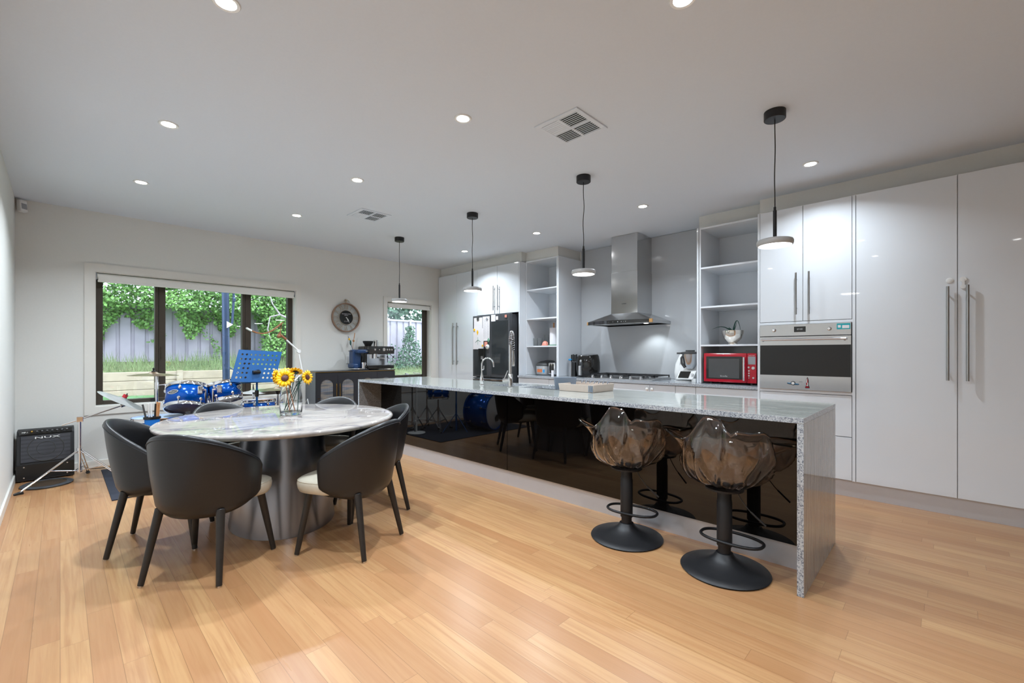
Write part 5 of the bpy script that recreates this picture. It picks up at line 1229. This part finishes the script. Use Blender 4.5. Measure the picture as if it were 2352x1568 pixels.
while x < 14:
    for dx, dy in ((0, 0), (.15, 0), (.165, .03), (.20, .03), (.215, 0)): fp.append((x+dx, 11.3+dy))
    x += .215
g.rings([[(a_, b_, .6) for a_, b_ in fp], [(a_, b_, 2.17) for a_, b_ in fp]], False)
r = root('boundary_fence', 'lavender grey corrugated steel fence across the back of the garden', 'fence', (4, 11.3, .6)); g.out('fence_sheet', 'fence', r)
G().box(-5, 14, 11.27, 11.34, 2.15, 2.20).out('top_rail', 'fence', r)
for k in range(9): G().box(-4.6+2.36*k, -4.54+2.36*k, 11.255, 11.30, .6, 2.2).out('post', 'fence', r)
def leaves(name, mat, label, cat, pts, size, kind='stuff'):
    g = G(); bm = g.b
    for (x, y, z, s) in pts:
        a = random.uniform(0, 6.28); t = random.uniform(-.9, .9); u = random.uniform(-1.0, .5)
        d = Vector((math.cos(a)*math.cos(t), math.sin(a)*.6*math.cos(t), math.sin(t)-.35)).normalized(); n_ = Vector((random.uniform(-.5, .5), -1, random.uniform(.1, 1.1))).normalized()
        w_ = d.cross(n_).normalized(); p = Vector((x, y, z)); L_ = size*s
        bm.faces.new([bm.verts.new(q) for q in (p, p+d*L_*.35-w_*L_*.42, p+d*L_, p+d*L_*.35+w_*L_*.42)])
    o = g.out(name, mat, None); tag(o, label, cat, kind=kind); return o
R_u = random.uniform
pts = []
def thick(x):   # lower edge of the overhanging ivy
    return 2.05-.28*abs(math.sin(x*1.9+.6))**2-.22*abs(math.sin(x*4.3))**3+.12*math.sin(x*9)
for _ in range(50000):
    x = R_u(-1.2, 5.4); z = R_u(0, 1); zb = thick(x); zz = zb+(4.1-zb)*z**.95
    if x > 4.6: zz = R_u(2.2, 3.6)
    pts.append((x, 11.22-R_u(0, .55)*(1 if zz > 2.1 else .35)-.18*math.sin(x*5)*math.sin(zz*4), zz, R_u(.6, 1.3)))
for (sx_, s0, s1) in ((2.22, .95, 1.9), (1.25, 1.45, 1.9), (.35, 1.35, 1.9)):
    for _ in range(170):
        t = R_u(0, 1); pts.append((sx_+.16*math.sin(t*5)+R_u(-.05, .05)*(1+t), 11.24-R_u(0, .06), s0+(s1-s0)*t, R_u(.4, .9)))
for _ in range(6500):
    x = R_u(3.15, 4.35); pts.append((x, 11.1-R_u(0, .6), R_u(1.15, 3.6), R_u(.6, 1.3)))
leaves('ivy_hedge', 'leafa', 'bright green ivy spilling over the grey fence outside', 'ivy', pts, .060)
pts = []
for _ in range(750):
    t = R_u(0, 1)**1.4; x = 6.95+R_u(-1, 1)*(.42*(1-t)+.05); pts.append((x, 11.0-R_u(0, .3), .85+1.15*t, R_u(.4, 1)))
for _ in range(500): pts.append((R_u(6.2, 9.2), 10.9-R_u(0, .4), .84+abs(random.gauss(0, .26)), R_u(.4, .9)))
leaves('climbing_shrub', 'leafb', 'dark green straggly shrub against the fence outside the narrow window', 'shrub', pts, .09)
pts = [(R_u(5.8, 10.5), 12.2+R_u(0, .8), R_u(.85, 4.4), R_u(.6, 1.6)) for _ in range(2600)]
leaves('background_trees', 'leafb', 'blurred dark green trees beyond the fence seen through the narrow window', 'trees', pts, .16)
g = G()
for _ in range(3200):
    x = R_u(-1, 9.5); y = R_u(10.1, 11.2); z = .86+.18*(y-10.1)-(.18 if x > 5.8 else 0); h_ = R_u(.06, .26)*(1.35 if 1.9 < x < 3.4 else .7 if x > 5.8 else 1); a = R_u(-.08, .08)
    g.face([(x-.006, y, z), (x+.006, y, z), (x+a, y+R_u(-.05, .05), z+h_)])
tag(g.out('long_grass', 'blade', None), 'long pale grass growing along the garden bed by fence', 'grass', kind='stuff')
r = root('umbrella_pole', 'blue grey garden umbrella pole with crank handle outside the middle window pane', 'pole', (1.865, 8.3, 0))
G().cyl((1.885, 8.3, -.1), (1.86, 8.3, 2.9), .052, n=28).out('pole', 'polem', r, smooth=40)
G().tube([(1.985, 8.27, 2.9), (1.975, 8.27, 2.1), (1.955, 8.27, 1.72), (1.90, 8.25, 1.66)], .018, 10).out('crank_arm', 'polem', r, smooth=60); G().box(1.955, 2.0, 8.24, 8.29, 2.06, 2.13).out('crank_joint', 'polem', r, bevel=.01); G().prism([(0, 0), (.09, -.05), (0, -.11)], 0, .01, FY(1.87, 8.24, 1.74)).out('white_tag', 'white', r)
G().tube([(1.86, 8.24, .80), (1.83, 8.2, 1.05)], .006, 6).tube([(1.90, 8.3, 1.02), (2.15, 8.2, .80)], .010, 6).out('stay_wires', 'polem', r)
r = root('dead_tree', 'pale grey dead tree trunk and bare branches outside the right window pane', 'tree', (3.75, 10.6, .9))
G().tube([(3.92, 10.6, .9), (3.84, 10.6, 1.25), (3.90, 10.6, 1.6), (3.86, 10.6, 1.9)], [.17, .13, .11, .05], 12).out('trunk', 'bark', r, smooth=60)
g = G(); g.tube([(3.88, 10.55, 1.75), (3.70, 10.5, 1.95), (3.40, 10.5, 2.08), (3.25, 10.5, 2.30), (3.15, 10.5, 2.62)], [.03, .025, .02, .014, .006], 8); g.tube([(3.40, 10.5, 2.08), (3.20, 10.5, 2.02), (3.15, 10.5, 1.75), (3.22, 10.5, 1.5)], [.018, .014, .012, .005], 8); g.tube([(3.70, 10.5, 1.95), (3.85, 10.5, 1.7)], .012, 8)
g.out('bare_branches', 'bark', r, smooth=60)
